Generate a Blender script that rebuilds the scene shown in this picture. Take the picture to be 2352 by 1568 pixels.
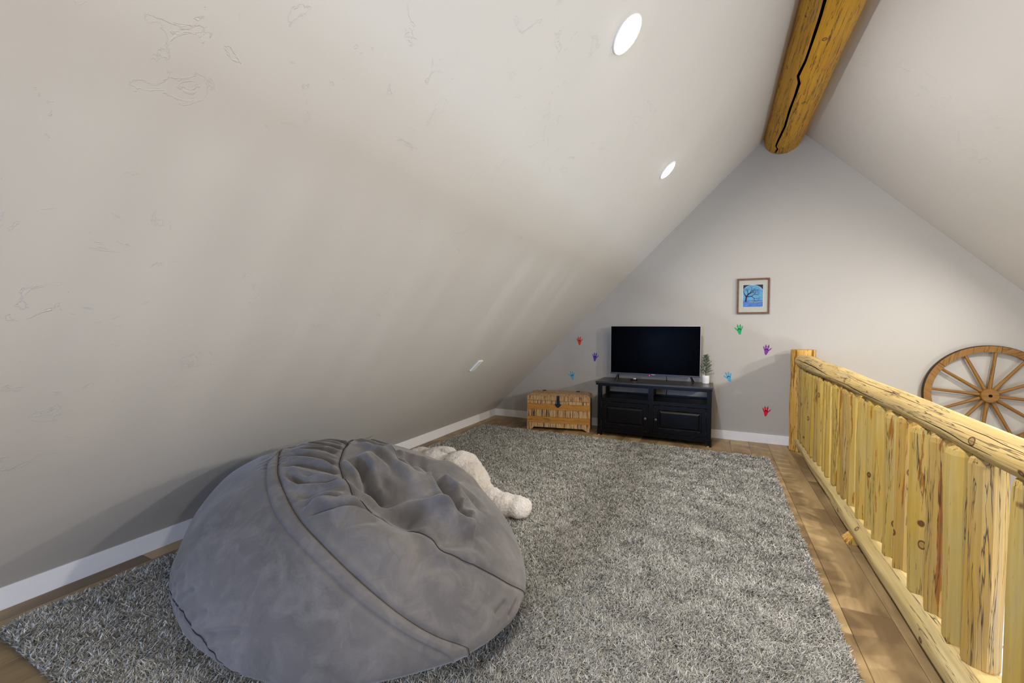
import bpy, bmesh, math, random
import numpy as np
from mathutils import Vector, Matrix, noise
random.seed(7); rng = np.random.default_rng(7)
for o in list(bpy.data.objects): bpy.data.objects.remove(o)
SC = bpy.context.scene; COL = SC.collection
PI = math.pi

# ------------------------------------------------------------ camera, world, lights, exposure
cam_d = bpy.data.cameras.new('camera'); cam = bpy.data.objects.new('camera', cam_d); COL.objects.link(cam)
YAW, PITCH, ROLL, FPX = -0.44821, -0.03255, 0.0031, 969.15
f = Vector((math.sin(YAW)*math.cos(PITCH), math.cos(YAW)*math.cos(PITCH), math.sin(PITCH)))
r0 = Vector((math.cos(YAW), -math.sin(YAW), 0)); u0 = r0.cross(f)
r = r0*math.cos(ROLL)+u0*math.sin(ROLL); u = -r0*math.sin(ROLL)+u0*math.cos(ROLL)
M = Matrix((r, u, -f)).transposed().to_4x4(); M.translation = Vector((0, 0, 1.25))
cam.matrix_world = M
cam_d.sensor_width = 36; cam_d.lens = FPX/2352*36; cam_d.clip_start = .02
SC.camera = cam
SC.view_settings.view_transform = 'Standard'; SC.view_settings.look = 'None'
SC.view_settings.exposure = -0.06; SC.view_settings.gamma = 1; SC.view_settings.use_curve_mapping = False
SC.cycles.use_denoising = True
SC.cycles.max_bounces = 10; SC.cycles.diffuse_bounces = 6
w = bpy.data.worlds.new('world'); SC.world = w; w.use_nodes = True
w.node_tree.nodes['Background'].inputs[0].default_value = (.75, .87, 1, 1)
w.node_tree.nodes['Background'].inputs[1].default_value = 1.5

def area(name, loc, target, sx, sy, power, col, shape='RECTANGLE', spread=180):
    d = bpy.data.lights.new(name, 'AREA'); d.shape = shape; d.size = sx
    if shape == 'RECTANGLE': d.size_y = sy
    d.energy = power; d.color = col; d.spread = math.radians(spread)
    o = bpy.data.objects.new(name, d); COL.objects.link(o); o.location = loc
    o.rotation_euler = (Vector(target)-Vector(loc)).to_track_quat('-Z', 'Y').to_euler()
    return o
COOL = (.62, .78, 1.0); WARM = (1.0, .965, .925)
RIDGE_X, RIDGE_Z = .6216, 3.459
def zl(x): return .097+.977*(x+2.82)
def zr(x): return 4.097-1.026*x
NL = Vector((.977, 0, -1)).normalized(); NR = Vector((-1.026, 0, -1)).normalized()
LAMPS = [(-.36, y, zl(-.36), NL) for y in (3.58, 1.87, .16, -1.55)] + [(2.26, y, zr(2.26), NR) for y in (4.30, 2.59, .88, -.83)]
for k, (x, y, z, n) in enumerate(LAMPS):
    p = Vector((x, y, z))+n*.026
    area('downlight_glow', p, p+n, (.12), .12, 27 if k < 4 else (19 if k == 4 else 31), WARM, 'DISK', 168)
# daylight through the windows, plus an added blue fill low in front
area('daylight_gable', (2.6, 5.36, -1.65), (2.6, 0, -1.65), 1.5, 1.3, 42, COOL)
area('daylight_right', (4.27, .5, -1.05), (0, .5, -1.05), 1.1, .8, 135, COOL)
area('daylight_front_high', (.1, -3.03, 1.75), (.1, 0, 1.6), .9, 1.5, 3, COOL)
area('blue_fill_front_low', (-1.55, -3.03, .78), (-1.4, 0, .7), .8, .9, 105, (.28, .50, 1.0))  # unseen blue fill added to tint the left gable and the bag

LAMP_P = (3.6, .5, -.42)

# ------------------------------------------------------------ materials
MATS = {}
def srgb(r, g, b):
    c = [(v/255/12.92 if v/255 <= .04045 else ((v/255+.055)/1.055)**2.4) for v in (r, g, b)]
    return (*c, 1)
class NT:
    def __init__(s, name, rough=.6, spec=.3, metal=0.0, color=None):
        s.m = bpy.data.materials.new(name); s.m.use_nodes = True; s.t = s.m.node_tree
        s.b = s.t.nodes['Principled BSDF']; s.i = s.b.inputs
        s.i['Roughness'].default_value = rough; s.i['Specular IOR Level'].default_value = spec
        s.i['Metallic'].default_value = metal
        if color: s.i['Base Color'].default_value = color
    def n(s, typ, **k):
        nd = s.t.nodes.new(typ)
        for a, v in k.items():
            if a.startswith('i_'): nd.inputs[int(a[2:]) if a[2:].isdigit() else a[2:]].default_value = v
            else: setattr(nd, a, v)
        return nd
    def l(s, a, b): s.t.links.new(a, b)
    def coord(s, scale=(1, 1, 1), kind='Object', rnd=False, rot=(0, 0, 0)):
        tc = s.n('ShaderNodeTexCoord'); mp = s.n('ShaderNodeMapping')
        mp.inputs['Scale'].default_value = scale; mp.inputs['Rotation'].default_value = rot
        src = tc.outputs[kind]
        if rnd:
            oi = s.n('ShaderNodeObjectInfo'); ad = s.n('ShaderNodeVectorMath', operation='MULTIPLY_ADD')
            cb = s.n('ShaderNodeCombineXYZ')
            for k in range(3): s.l(oi.outputs['Random'], cb.inputs[k])
            s.l(cb.outputs[0], ad.inputs[0]); ad.inputs[1].default_value = (37, 53, 71); s.l(src, ad.inputs[2]); src = ad.outputs[0]
        s.l(src, mp.inputs[0]); return mp.outputs[0]
    def noise(s, vec, scale=5, detail=3, rough=.5, dist=0.0):
        nd = s.n('ShaderNodeTexNoise'); nd.inputs['Scale'].default_value = scale; nd.inputs['Detail'].default_value = detail
        nd.inputs['Roughness'].default_value = rough; nd.inputs['Distortion'].default_value = dist
        s.l(vec, nd.inputs['Vector']); return nd.outputs['Fac']
    def ramp(s, fac, stops, interp='LINEAR'):
        nd = s.n('ShaderNodeValToRGB'); nd.color_ramp.interpolation = interp; e = nd.color_ramp.elements
        while len(e) < len(stops): e.new(.5)
        for k, (p, c) in enumerate(stops):
            e[k].position = p; e[k].color = c if len(c) == 4 else (*c, 1)
        s.l(fac, nd.inputs[0]); return nd.outputs[0]
    def mix(s, fac, a, b, mode='MIX'):
        nd = s.n('ShaderNodeMix', data_type='RGBA', blend_type=mode)
        for v, k in ((fac, 0), (a, 6), (b, 7)):
            if isinstance(v, (tuple, float, int)): nd.inputs[k].default_value = v
            else: s.l(v, nd.inputs[k])
        return nd.outputs[2]
    def col(s, v): s.l(v, s.i['Base Color'])
    def bump(s, h, strength=.3, dist=.01):
        nd = s.n('ShaderNodeBump'); nd.inputs['Strength'].default_value = strength; nd.inputs['Distance'].default_value = dist
        s.l(h, nd.inputs['Height']); s.l(nd.outputs[0], s.i['Normal']); return nd
BK = (0, 0, 0, 1); WH = (1, 1, 1, 1)

def plain(name, c, rough=.5, spec=.3, metal=0.0, nz=.06):
    t = NT(name, rough, spec, metal)
    v = t.noise(t.coord((1, 1, 1)), 30, 2)
    a = tuple(x*(1-nz) for x in c[:3])+(1,); b = tuple(min(1, x*(1+nz)) for x in c[:3])+(1,)
    t.col(t.ramp(v, [(.3, a), (.7, b)])); return t.m
def emis(name, c, st):
    t = NT(name, color=BK); t.i['Emission Color'].default_value = c; t.i['Emission Strength'].default_value = st; return t.m

def wall_mat(name, c, bs=.45):      # painted skip-trowel plaster
    t = NT(name, .62, .25)
    v = t.coord()
    soft = t.noise(v, 1.4, 3)
    t.col(t.ramp(soft, [(.35, tuple(x*.97 for x in c[:3])+(1,)), (.65, c)]))
    patch = t.ramp(t.noise(v, 1.1, 2), [(.42, BK), (.54, WH)])
    ridge = t.noise(v, 9, 5, .6, 1.2)
    edge = t.ramp(ridge, [(.63, BK), (.64, WH), (.66, BK)])
    fine = t.noise(v, 60, 2)
    m1 = t.n('ShaderNodeMath', operation='MULTIPLY'); t.l(edge, m1.inputs[0]); t.l(patch, m1.inputs[1])
    m2 = t.n('ShaderNodeMath', operation='MULTIPLY_ADD'); t.l(fine, m2.inputs[0]); m2.inputs[1].default_value = .03; t.l(m1.outputs[0], m2.inputs[2])
    t.bump(m2.outputs[0], bs, .004); return t.m
M_wall = wall_mat('wall_paint', srgb(182, 177, 168), .08)
M_white = plain('white_trim_paint', srgb(240, 239, 237), .4, .4, nz=.01)
M_ceil = wall_mat('ceiling_paint', srgb(207, 204, 198))

def plank_mat():
    t = NT('oak_plank', .42, .35)
    v = t.coord((9, .9, 9), rnd=True)
    g = t.noise(v, 3.0, 6, .6, .6)
    v2 = t.coord((1.6, .7, 1.6), rnd=True)
    sm = t.noise(v2, 2.2, 4, .55, .8)
    oi = t.n('ShaderNodeObjectInfo')
    base = t.ramp(oi.outputs['Random'], [(0, srgb(134, 113, 78)), (.3, srgb(165, 141, 100)), (.55, srgb(148, 125, 86)), (.8, srgb(178, 154, 110)), (1, srgb(122, 102, 72))])
    c = t.mix(t.ramp(g, [(.35, (.0, .0, .0)), (.7, (.8, .8, .8))]), base, t.mix(.5, base, srgb(196, 168, 128)))
    c = t.mix(t.ramp(sm, [(.40, (.0, .0, .0)), (.62, (.85, .85, .85))]), c, srgb(104, 82, 58))
    kn = t.ramp(t.noise(v2, 5.0, 5, .7, 2.2), [(.64, BK), (.72, (.75, .75, .75))])
    c = t.mix(kn, c, srgb(76, 58, 44))
    t.col(c); t.bump(g, .12, .002); return t.m
M_plank = plank_mat()

def log_mat(name, c1, c2, streak, crack, pitch_, gold=False, axis='z', st_thr=.66, grey=.5):
    t = NT(name, .5, .3)
    def sc(a, b): return {'z': (a, a, b), 'y': (a, b, a), 'x': (b, a, a)}[axis]
    v = t.coord(sc(5, 1.1), rnd=True); base = t.ramp(t.noise(v, 2, 4, .55), [(.3, c1), (.7, c2)])
    vg = t.coord(sc(26, .9), rnd=True); grain = t.noise(vg, 3, 4, .6, .3)
    c = t.mix(t.ramp(grain, [(.4, (.0, .0, .0)), (.75, (.45, .45, .45))]), base, tuple(x*.66 for x in c2[:3])+(1,))
    vgr = t.coord(sc(10, .8), rnd=True); gr = t.ramp(t.noise(vgr, 2.3, 3), [(.60, BK), (.74, (grey, grey, grey))])
    c = t.mix(gr, c, srgb(140, 124, 104))
    vs = t.coord(sc(13, .95), rnd=True); s_ = t.noise(vs, 2.7, 5, .62, .3)
    c = t.mix(t.ramp(s_, [(st_thr, BK), (st_thr+.02, (.9, .9, .9))]), c, streak)
    vc = t.coord(sc(17, .55), rnd=True); cr = t.noise(vc, 2.2, 4, .6, .4)
    crm = t.ramp(cr, [(crack, BK), (crack+.012, WH), (crack+.03, BK)])
    c = t.mix(crm, c, srgb(58, 44, 34))
    vo = t.n('ShaderNodeTexVoronoi'); vo.inputs['Scale'].default_value = 7.5; t.l(t.coord(sc(1, .75), rnd=True), vo.inputs['Vector'])
    ko = t.ramp(vo.outputs['Distance'], [(.0, (.6, .6, .6)), (.075, (.35, .35, .35)), (.085, WH), (.105, WH), (.125, BK)])
    c = t.mix(ko, c, srgb(96, 62, 30))
    t.col(c)
    sb = t.n('ShaderNodeMath', operation='SUBTRACT'); t.l(grain, sb.inputs[0]); t.l(crm, sb.inputs[1])
    t.bump(sb.outputs[0], pitch_, .006); return t.m
M_bal = log_mat('peeled_pine', srgb(178, 157, 98), srgb(188, 152, 58), srgb(146, 90, 20), .38, .25, st_thr=.60, grey=.35)
M_bal2 = log_mat('weathered_pine', srgb(170, 146, 92), srgb(182, 142, 60), srgb(140, 88, 36), .48, .4, st_thr=.62, grey=.7)
M_rail = log_mat('handrail_pine', srgb(206, 180, 122), srgb(196, 164, 98), srgb(112, 84, 62), .50, .5, axis='y', st_thr=.70, grey=.35)
M_lrail = log_mat('lower_rail_pine', srgb(200, 180, 130), srgb(188, 164, 106), srgb(140, 100, 60), .40, .3, axis='y', st_thr=.74, grey=.2)
M_post = log_mat('varnished_post_pine', srgb(214, 178, 104), srgb(205, 156, 62), srgb(132, 76, 22), .44, .3, st_thr=.55, grey=.3)
M_beam = log_mat('golden_ridge_log', srgb(208, 156, 32), srgb(196, 140, 22), srgb(112, 78, 30), .46, .6, axis='y', st_thr=.635, grey=.5)
M_crack = plain('crack_shade_wood', srgb(28, 18, 10), .9, .05)  # near-black colour stands in for shade inside cracks and the hub hole
M_wheel = log_mat('stained_wheel_wood', srgb(146, 106, 50), srgb(134, 92, 38), srgb(92, 58, 28), .43, .3, axis='x', st_thr=.7, grey=.15)
M_frame = plain('walnut_frame', srgb(104, 66, 38), .4, .4, nz=.2)
M_iron = plain('dark_iron', srgb(52, 48, 48), .5, .4, .6)

def black_wood():
    t = NT('distressed_black_wood', .36, .22)
    v = t.coord((2, 20, 20)); g = t.noise(v, 6, 4, .6)
    base = t.ramp(g, [(.3, srgb(3, 3, 6)), (.8, srgb(14, 13, 17))])
    bv = t.n('ShaderNodeBevel', samples=4); bv.inputs['Radius'].default_value = .004
    ge = t.n('ShaderNodeNewGeometry'); dp = t.n('ShaderNodeVectorMath', operation='DOT_PRODUCT')
    t.l(bv.outputs[0], dp.inputs[0]); t.l(ge.outputs['Normal'], dp.inputs[1])
    e = t.ramp(dp.outputs['Value'], [(.80, WH), (.93, BK)])
    nz = t.ramp(t.noise(t.coord(), 16, 4, .7), [(.50, BK), (.60, (.75, .75, .75))])
    m = t.mix(1.0, e, nz, 'MULTIPLY')
    c = t.mix(m, base, srgb(150, 112, 80))
    t.col(c); t.bump(g, .15, .002); return t.m
M_black = black_wood()
def black_top():
    t = NT('black_wood_top', .30, .5)
    v = t.coord((2, 20, 20)); g = t.noise(v, 5, 4, .6)
    t.col(t.ramp(g, [(.3, srgb(40, 36, 32)), (.8, srgb(62, 56, 50))])); t.bump(g, .12, .002); return t.m
M_btop = black_top()

def chest_mat(name, rough_sawn):
    t = NT(name, .55, .25)
    v = t.coord((1, 1, 1), rnd=True)
    if rough_sawn:
        vv = t.coord((42, 42, 1.4), rnd=True); g = t.noise(vv, 3, 3, .55, .2)
        base = t.ramp(t.noise(v, 6, 3), [(.3, srgb(186, 146, 98)), (.7, srgb(198, 166, 120))])
        c = t.mix(t.ramp(g, [(.53, BK), (.58, (.95, .95, .95))]), base, srgb(74, 56, 52))
        c = t.mix(t.ramp(g, [(.30, (.6, .6, .6)), (.42, BK)]), c, srgb(222, 196, 158))
    else:
        vv = t.coord((3, 3, 40), rnd=True); g = t.noise(vv, 2.2, 4, .6, .7)
        base = t.ramp(g, [(.3, srgb(192, 142, 72)), (.7, srgb(172, 118, 50))])
        c = t.mix(t.ramp(t.noise(t.coord((5, 5, 30), rnd=True), 2, 4, .7), [(.55, BK), (.68, (.8, .8, .8))]), base, srgb(112, 66, 38))
    t.col(c); t.bump(g, .3, .003); return t.m
M_sawn = chest_mat('rough_sawn_wood', True); M_honey = chest_mat('honey_wood', False)

def suede():
    t = NT('grey_suede', .88, .15)
    t.i['Sheen Weight'].default_value = .25; t.i['Sheen Roughness'].default_value = .5
    v = t.coord(); a = t.noise(v, 2.6, 4, .6, .4); b = t.noise(v, 9, 5, .65, .6); cch = t.noise(v, 220, 2)
    c = t.ramp(a, [(.3, srgb(74, 72, 73)), (.7, srgb(101, 97, 95))])
    c = t.mix(t.ramp(b, [(.45, BK), (.75, (.6, .6, .6))]), c, srgb(120, 116, 114))
    c = t.mix(t.ramp(t.noise(v, 4, 5, .7, 1.0), [(.56, BK), (.72, (.35, .35, .35))]), c, srgb(62, 60, 66))
    li = t.n('ShaderNodeTexVoronoi', feature='DISTANCE_TO_EDGE'); li.inputs['Scale'].default_value = 4.5
    dv = t.n('ShaderNodeVectorMath', operation='MULTIPLY_ADD'); t.l(t.n('ShaderNodeTexNoise', i_2=3.0).outputs['Color'], dv.inputs[0])
    dv.inputs[1].default_value = (.5, .5, .5); t.l(v, dv.inputs[2]); t.l(dv.outputs[0], li.inputs['Vector'])
    cre = t.ramp(li.outputs['Distance'], [(0, WH), (.012, BK)])
    gate = t.ramp(t.noise(v, 3.3, 2), [(.5, BK), (.6, (.35, .35, .35))])
    mm = t.mix(1.0, cre, gate, 'MULTIPLY')
    c = t.mix(mm, c, srgb(74, 72, 78))
    t.col(c)
    h = t.n('ShaderNodeMath', operation='MULTIPLY_ADD'); t.l(cch, h.inputs[0]); h.inputs[1].default_value = .12; t.l(b, h.inputs[2])
    t.bump(h.outputs[0], .22, .006); return t.m
M_suede = suede()
M_thread = plain('dark_seam_thread', srgb(44, 43, 48), .8, .1)
def plush():
    t = NT('cream_plush', .95, .1); t.i['Sheen Weight'].default_value = .5
    v = t.coord(); a = t.noise(v, 6, 3); b = t.noise(v, 70, 3, .7)
    c = t.ramp(a, [(.3, srgb(206, 196, 182)), (.7, srgb(228, 224, 220))])
    c = t.mix(t.ramp(b, [(.5, BK), (.75, (.5, .5, .5))]), c, srgb(168, 154, 140))
    t.col(c); t.bump(b, .8, .012); return t.m
M_plush = plush()
def rug_mats():
    t = NT('rug_yarn', .9, .1)
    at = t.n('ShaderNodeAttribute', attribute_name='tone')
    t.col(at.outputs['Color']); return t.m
M_yarn = rug_mats()
M_rugback = plain('rug_backing', srgb(70, 68, 64), .95, .05)
M_bezel = plain('silver_bezel', srgb(180, 180, 186), .35, .5, .2)
M_chin = plain('grey_tv_chin', srgb(62, 62, 68), .4, .4, .3)
M_tvback = plain('black_plastic', srgb(14, 14, 16), .4, .4)
def screen():
    t = NT('tv_screen_glass', .2, .01, color=srgb(4, 4, 6))
    v = t.noise(t.coord((1, 1, 1)), 3, 3)
    t.l(t.ramp(v, [(.3, (.2, .2, .2)), (.7, (.26, .26, .26))]), t.i['Roughness']); return t.m
M_screen = screen()
def glass_mat():
    m = bpy.data.materials.new('clear_glass'); m.use_nodes = True; t = m.node_tree; t.nodes.clear()
    o = t.nodes.new('ShaderNodeOutputMaterial'); mx = t.nodes.new('ShaderNodeMixShader'); tr = t.nodes.new('ShaderNodeBsdfTransparent')
    gl = t.nodes.new('ShaderNodeBsdfGlossy'); gl.inputs['Roughness'].default_value = .02
    fr = t.nodes.new('ShaderNodeFresnel'); fr.inputs[0].default_value = 1.45
    t.links.new(fr.outputs[0], mx.inputs[0]); t.links.new(tr.outputs[0], mx.inputs[1]); t.links.new(gl.outputs[0], mx.inputs[2]); t.links.new(mx.outputs[0], o.inputs[0])
    return m
M_glass = glass_mat()
M_lamp = emis('lamp_diffuser', (1, .98, .95, 1), 30)
M_led = emis('red_led', (1, .03, .08, 1), 6)

# ------------------------------------------------------------ object helpers
def new_obj(name, me, mats, parent=None, smooth=False, loc=None):
    o = bpy.data.objects.new(name, me); COL.objects.link(o)
    for m in (mats if isinstance(mats, (list, tuple)) else [mats]): me.materials.append(m)
    if smooth: me.polygons.foreach_set('use_smooth', [True]*len(me.polygons))
    if parent is not None: o.parent = parent
    if loc is not None: o.location = loc
    return o
class MB:
    def __init__(s): s.v = []; s.f = []; s.mi = []
    def add(s, vs, fs, mi=0):
        b = len(s.v); s.v += [tuple(p) for p in vs]; s.f += [tuple(b+k for k in q) for q in fs]; s.mi += [mi]*len(fs); return s
    def box(s, x0, x1, y0, y1, z0, z1, mi=0, bev=0.0):
        if bev <= 0:
            vs = [(x, y, z) for z in (z0, z1) for y in (y0, y1) for x in (x0, x1)]
            return s.add(vs, [(0, 2, 3, 1), (4, 5, 7, 6), (0, 1, 5, 4), (2, 6, 7, 3), (0, 4, 6, 2), (1, 3, 7, 5)], mi)
        bm = bmesh.new(); bmesh.ops.create_cube(bm, size=1)
        for v in bm.verts: v.co = Vector(((x0+x1)/2+v.co.x*(x1-x0), (y0+y1)/2+v.co.y*(y1-y0), (z0+z1)/2+v.co.z*(z1-z0)))
        bmesh.ops.bevel(bm, geom=list(bm.edges), offset=bev, segments=2, affect='EDGES', profile=.6)
        bm.verts.index_update(); s.add([v.co[:] for v in bm.verts], [[v.index for v in q.verts] for q in bm.faces], mi); bm.free(); return s
    def tube(s, pts, rad, n=8, mi=0, cap=True):
        pts = [Vector(p) for p in pts]; rad = rad if isinstance(rad, (list, tuple)) else [rad]*len(pts)
        vs = []; fs = []; ref = None
        for k, p in enumerate(pts):
            d = (pts[min(k+1, len(pts)-1)]-pts[max(k-1, 0)]).normalized()
            if ref is None: ref = Vector((0, 0, 1)) if abs(d.z) < .9 else Vector((1, 0, 0))
            a = (ref-d*ref.dot(d)).normalized(); b = d.cross(a); ref = a
            for j in range(n):
                t = 2*PI*j/n; vs.append(p+(a*math.cos(t)+b*math.sin(t))*rad[k])
        for k in range(len(pts)-1):
            for j in range(n): fs.append((k*n+j, k*n+(j+1) % n, (k+1)*n+(j+1) % n, (k+1)*n+j))
        if cap: fs.append(tuple(reversed(range(n)))); fs.append(tuple((len(pts)-1)*n+j for j in range(n)))
        return s.add(vs, fs, mi)
    def lathe(s, prof, n=32, c=(0, 0, 0), axis='z', mi=0, a0=0.0):
        vs = []; fs = []
        for (rr, h) in prof:
            for j in range(n):
                t = 2*PI*j/n+a0; x, y = rr*math.cos(t), rr*math.sin(t)
                p = {'z': (x, y, h), 'y': (x, h, y), 'x': (h, x, y)}[axis]
                vs.append((p[0]+c[0], p[1]+c[1], p[2]+c[2]))
        for k in range(len(prof)-1):
            for j in range(n): fs.append((k*n+j, k*n+(j+1) % n, (k+1)*n+(j+1) % n, (k+1)*n+j))
        fs.append(tuple(reversed(range(n)))); fs.append(tuple((len(prof)-1)*n+j for j in range(n)))
        return s.add(vs, fs, mi)
    def prism(s, poly, y0, y1, mi=0):      # polygon in x,z extruded along y
        n = len(poly); vs = [(x, y0, z) for x, z in poly]+[(x, y1, z) for x, z in poly]
        fs = [tuple(range(n)), tuple(reversed(range(n, 2*n)))]+[(k, k+n, (k+1) % n+n, (k+1) % n) for k in range(n)]
        return s.add(vs, fs, mi)
    def build(s, name, mats, parent=None, smooth=False, loc=None, fix=True):
        me = bpy.data.meshes.new(name)
        vs = s.v if loc is None else [(p[0]-loc[0], p[1]-loc[1], p[2]-loc[2]) for p in s.v]
        me.from_pydata(vs, [], s.f); me.polygons.foreach_set('material_index', s.mi)
        if fix:
            bm = bmesh.new(); bm.from_mesh(me); bmesh.ops.recalc_face_normals(bm, faces=bm.faces); bm.to_mesh(me); bm.free()
        o = new_obj(name, me, mats, parent, smooth, loc)
        if smooth == 'auto':
            me.set_sharp_from_angle(angle=math.radians(38))
        return o
def tag(o, label=None, cat=None, group=None, kind=None):
    for k, v in (('label', label), ('category', cat), ('group', group), ('kind', kind)):
        if v: o[k] = v
    return o
def thing(name, label, cat, loc=(0, 0, 0), rz=0, group=None):
    o = bpy.data.objects.new(name, None); COL.objects.link(o); o.location = loc; o.rotation_euler = (0, 0, rz)
    o.empty_display_size = .1
    return tag(o, label, cat, group)
def struct(o): o['kind'] = 'structure'; return o

# ------------------------------------------------------------ the room shell
YB, YF = 5.325, -3.1
XR, ZLOW = 4.3, -2.6
# back gable wall with a window opening in its lower right part
WX0, WX1, WZ0, WZ1 = 1.85, 3.35, -2.3, -1.0
mb = MB()
def slab(poly): mb.prism(poly, YB, YB+.12)
slab([(-2.83, -.3), (.9, -.3), (WX0, -.3), (XR, -.3), (XR, -.25), (RIDGE_X, RIDGE_Z), (-2.83, .09)])
slab([(.9, ZLOW), (WX0, ZLOW), (WX0, -.3), (.9, -.3)])
slab([(WX1, ZLOW), (XR, ZLOW), (XR, -.3), (WX1, -.3)])
slab([(WX0, WZ1), (WX1, WZ1), (WX1, -.3), (WX0, -.3)])
slab([(WX0, ZLOW), (WX1, ZLOW), (WX1, WZ0), (WX0, WZ0)])
struct(mb.build('wall_back', M_wall))
mb = MB().prism([(-2.83, zl(-2.83)), (RIDGE_X, RIDGE_Z), (RIDGE_X, RIDGE_Z+.14), (-2.97, zl(-2.97)+.12)], YF, YB+.12)
struct(mb.build('ceiling', M_ceil))
mb = MB().prism([(RIDGE_X, RIDGE_Z), (XR, zr(XR)), (XR+.14, zr(XR)), (RIDGE_X, RIDGE_Z+.14)], YF, YB+.12)
struct(mb.build('ceiling', M_ceil))
# right wall of the lower level, with a window opening
RY0, RY1, RZ0, RZ1 = -.1, 1.1, -1.5, -.6
mb = MB()
mb.box(XR, XR+.12, YF, RY0, ZLOW, zr(XR)+.05); mb.box(XR, XR+.12, RY1, YB+.12, ZLOW, zr(XR)+.05)
mb.box(XR, XR+.12, RY0, RY1, ZLOW, RZ0); mb.box(XR, XR+.12, RY0, RY1, RZ1, zr(XR)+.05)
struct(mb.build('wall_right', M_wall))
struct(MB().box(.95, XR, YF, YB, ZLOW-.1, ZLOW).build('floor', plain('lower_floor_wood', srgb(150, 120, 84), .5, .3)))
struct(MB().box(.93, .95, YF, YB, ZLOW, -.3).build('wall_left', M_wall))
# front wall behind the camera with two window openings, the low one added for the blue fill
def wall_with_holes(x0, x1, z0, z1, holes, name):
    xs = sorted({x0, x1, *[h[0] for h in holes], *[h[1] for h in holes]}); zs = sorted({z0, z1, *[h[2] for h in holes], *[h[3] for h in holes]})
    mb = MB()
    for a, b in zip(xs, xs[1:]):
        for c, d in zip(zs, zs[1:]):
            cx, cz = (a+b)/2, (c+d)/2
            if any(h[0] < cx < h[1] and h[2] < cz < h[3] for h in holes): continue
            mb.box(a, b, YF-.12, YF, c, d)
    return struct(mb.build(name, M_wall))
FW = [(-.37, .57, .98, 2.52), (-1.97, -1.13, .31, 1.25)]
wall_with_holes(-2.83, XR, ZLOW, 3.5, FW, 'wall_front')

# windows: frame, muntin bars, glass pane
def window(n, axis, a0, a1, z0, z1, pos, inward, bars=(1, 1), label=None):
    fw = .05; e = bpy.data.objects.new('window_%d' % n, None); COL.objects.link(e); e['kind'] = 'structure'
    def put(name, p0, p1, q0, q1, d0, d1, mat):
        if axis == 'x': b = MB().box(p0, p1, min(d0, d1), max(d0, d1), q0, q1)
        else: b = MB().box(min(d0, d1), max(d0, d1), p0, p1, q0, q1)
        return b.build(name, mat, e)
    d0, d1 = pos, pos+inward*.04
    put('window_frame', a0-fw, a0, z0-fw, z1+fw, d0, d1, M_white); put('window_frame', a1, a1+fw, z0-fw, z1+fw, d0, d1, M_white)
    put('window_frame', a0, a1, z1, z1+fw, d0, d1, M_white); put('window_sill', a0, a1, z0-fw, z0, d0, d1+inward*.03, M_white)
    m = pos-inward*.03
    for k in range(bars[0]):
        x = a0+(a1-a0)*(k+1)/(bars[0]+1); put('muntin', x-.012, x+.012, z0, z1, m, m+.02*inward, M_white)
    for k in range(bars[1]):
        z = z0+(z1-z0)*(k+1)/(bars[1]+1); put('muntin', a0, a1, z-.012, z+.012, m, m+.02*inward, M_white)
    put('pane', a0, a1, z0, z1, m+.008*inward, m+.012*inward, M_glass)
    return e
window(1, 'x', WX0, WX1, WZ0, WZ1, YB, -1, (2, 1))
window(2, 'x', *FW[0], YF, 1, (1, 1))
window(3, 'x', *FW[1], YF, 1, (1, 1))  # unseen window added as the opening for the blue fill
window(4, 'y', RY0, RY1, RZ0, RZ1, XR, -1, (1, 1))

# loft floor: deck slab with one object per plank
fl = MB().box(-2.97, .93, YF, YB, -.3, -.012).build('floor', plain('floor_underlay', srgb(60, 46, 34), .9, .1)); struct(fl)
pm_cache = {}
PW = .18
for i in range(-19, 3):
    x0 = .53+PW*i; x1 = x0+PW
    if x1 <= -2.812 or x0 >= .928: continue
    x0 = max(x0, -2.812); x1 = min(x1, .928)
    y = YB-.002-random.uniform(.15, 1.2); prev = YB-.002
    while prev > -1.4:
        y = max(y, -1.4)
        L = prev-y; Wd = x1-x0
        key = (round(L, 3), round(Wd, 3))
        if key not in pm_cache:
            g = .0009; c = .0016; a, b = Wd/2-g, L/2-g
            m_ = MB(); m_.add([(-a, -b, -.012), (a, -b, -.012), (a, b, -.012), (-a, b, -.012), (-a, -b, -c), (a, -b, -c), (a, b, -c), (-a, b, -c),
                               (-a+c, -b+c, 0), (a-c, -b+c, 0), (a-c, b-c, 0), (-a+c, b-c, 0)],
                              [(0, 1, 5, 4), (1, 2, 6, 5), (2, 3, 7, 6), (3, 0, 4, 7), (4, 5, 9, 8), (5, 6, 10, 9), (6, 7, 11, 10), (7, 4, 8, 11), (8, 9, 10, 11), (3, 2, 1, 0)])
            o = m_.build('plank', M_plank, fl, fix=False); pm_cache[key] = o.data
        else:
            o = bpy.data.objects.new('plank', pm_cache[key]); COL.objects.link(o); o.parent = fl
        o.location = ((x0+x1)/2, (prev+y)/2, 0)
        prev = y; y = prev-1.22
struct(MB().box(-2.812, .928, YF, -1.4, -.012, 0).build('floor', plain('floor_behind_camera', srgb(150, 120, 84), .45, .3)))
struct(MB().box(.93, .952, YF, YB, -.32, .0).build('trim_1', M_lrail))

# baseboards
struct(MB().box(-2.829, -2.813, YF, YB, -.012, .097, bev=.001).build('baseboard_left', M_white))
struct(MB().box(-2.813, .93, YB-.014, YB, -.012, .097, bev=.002).build('baseboard_back', M_white))

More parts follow.
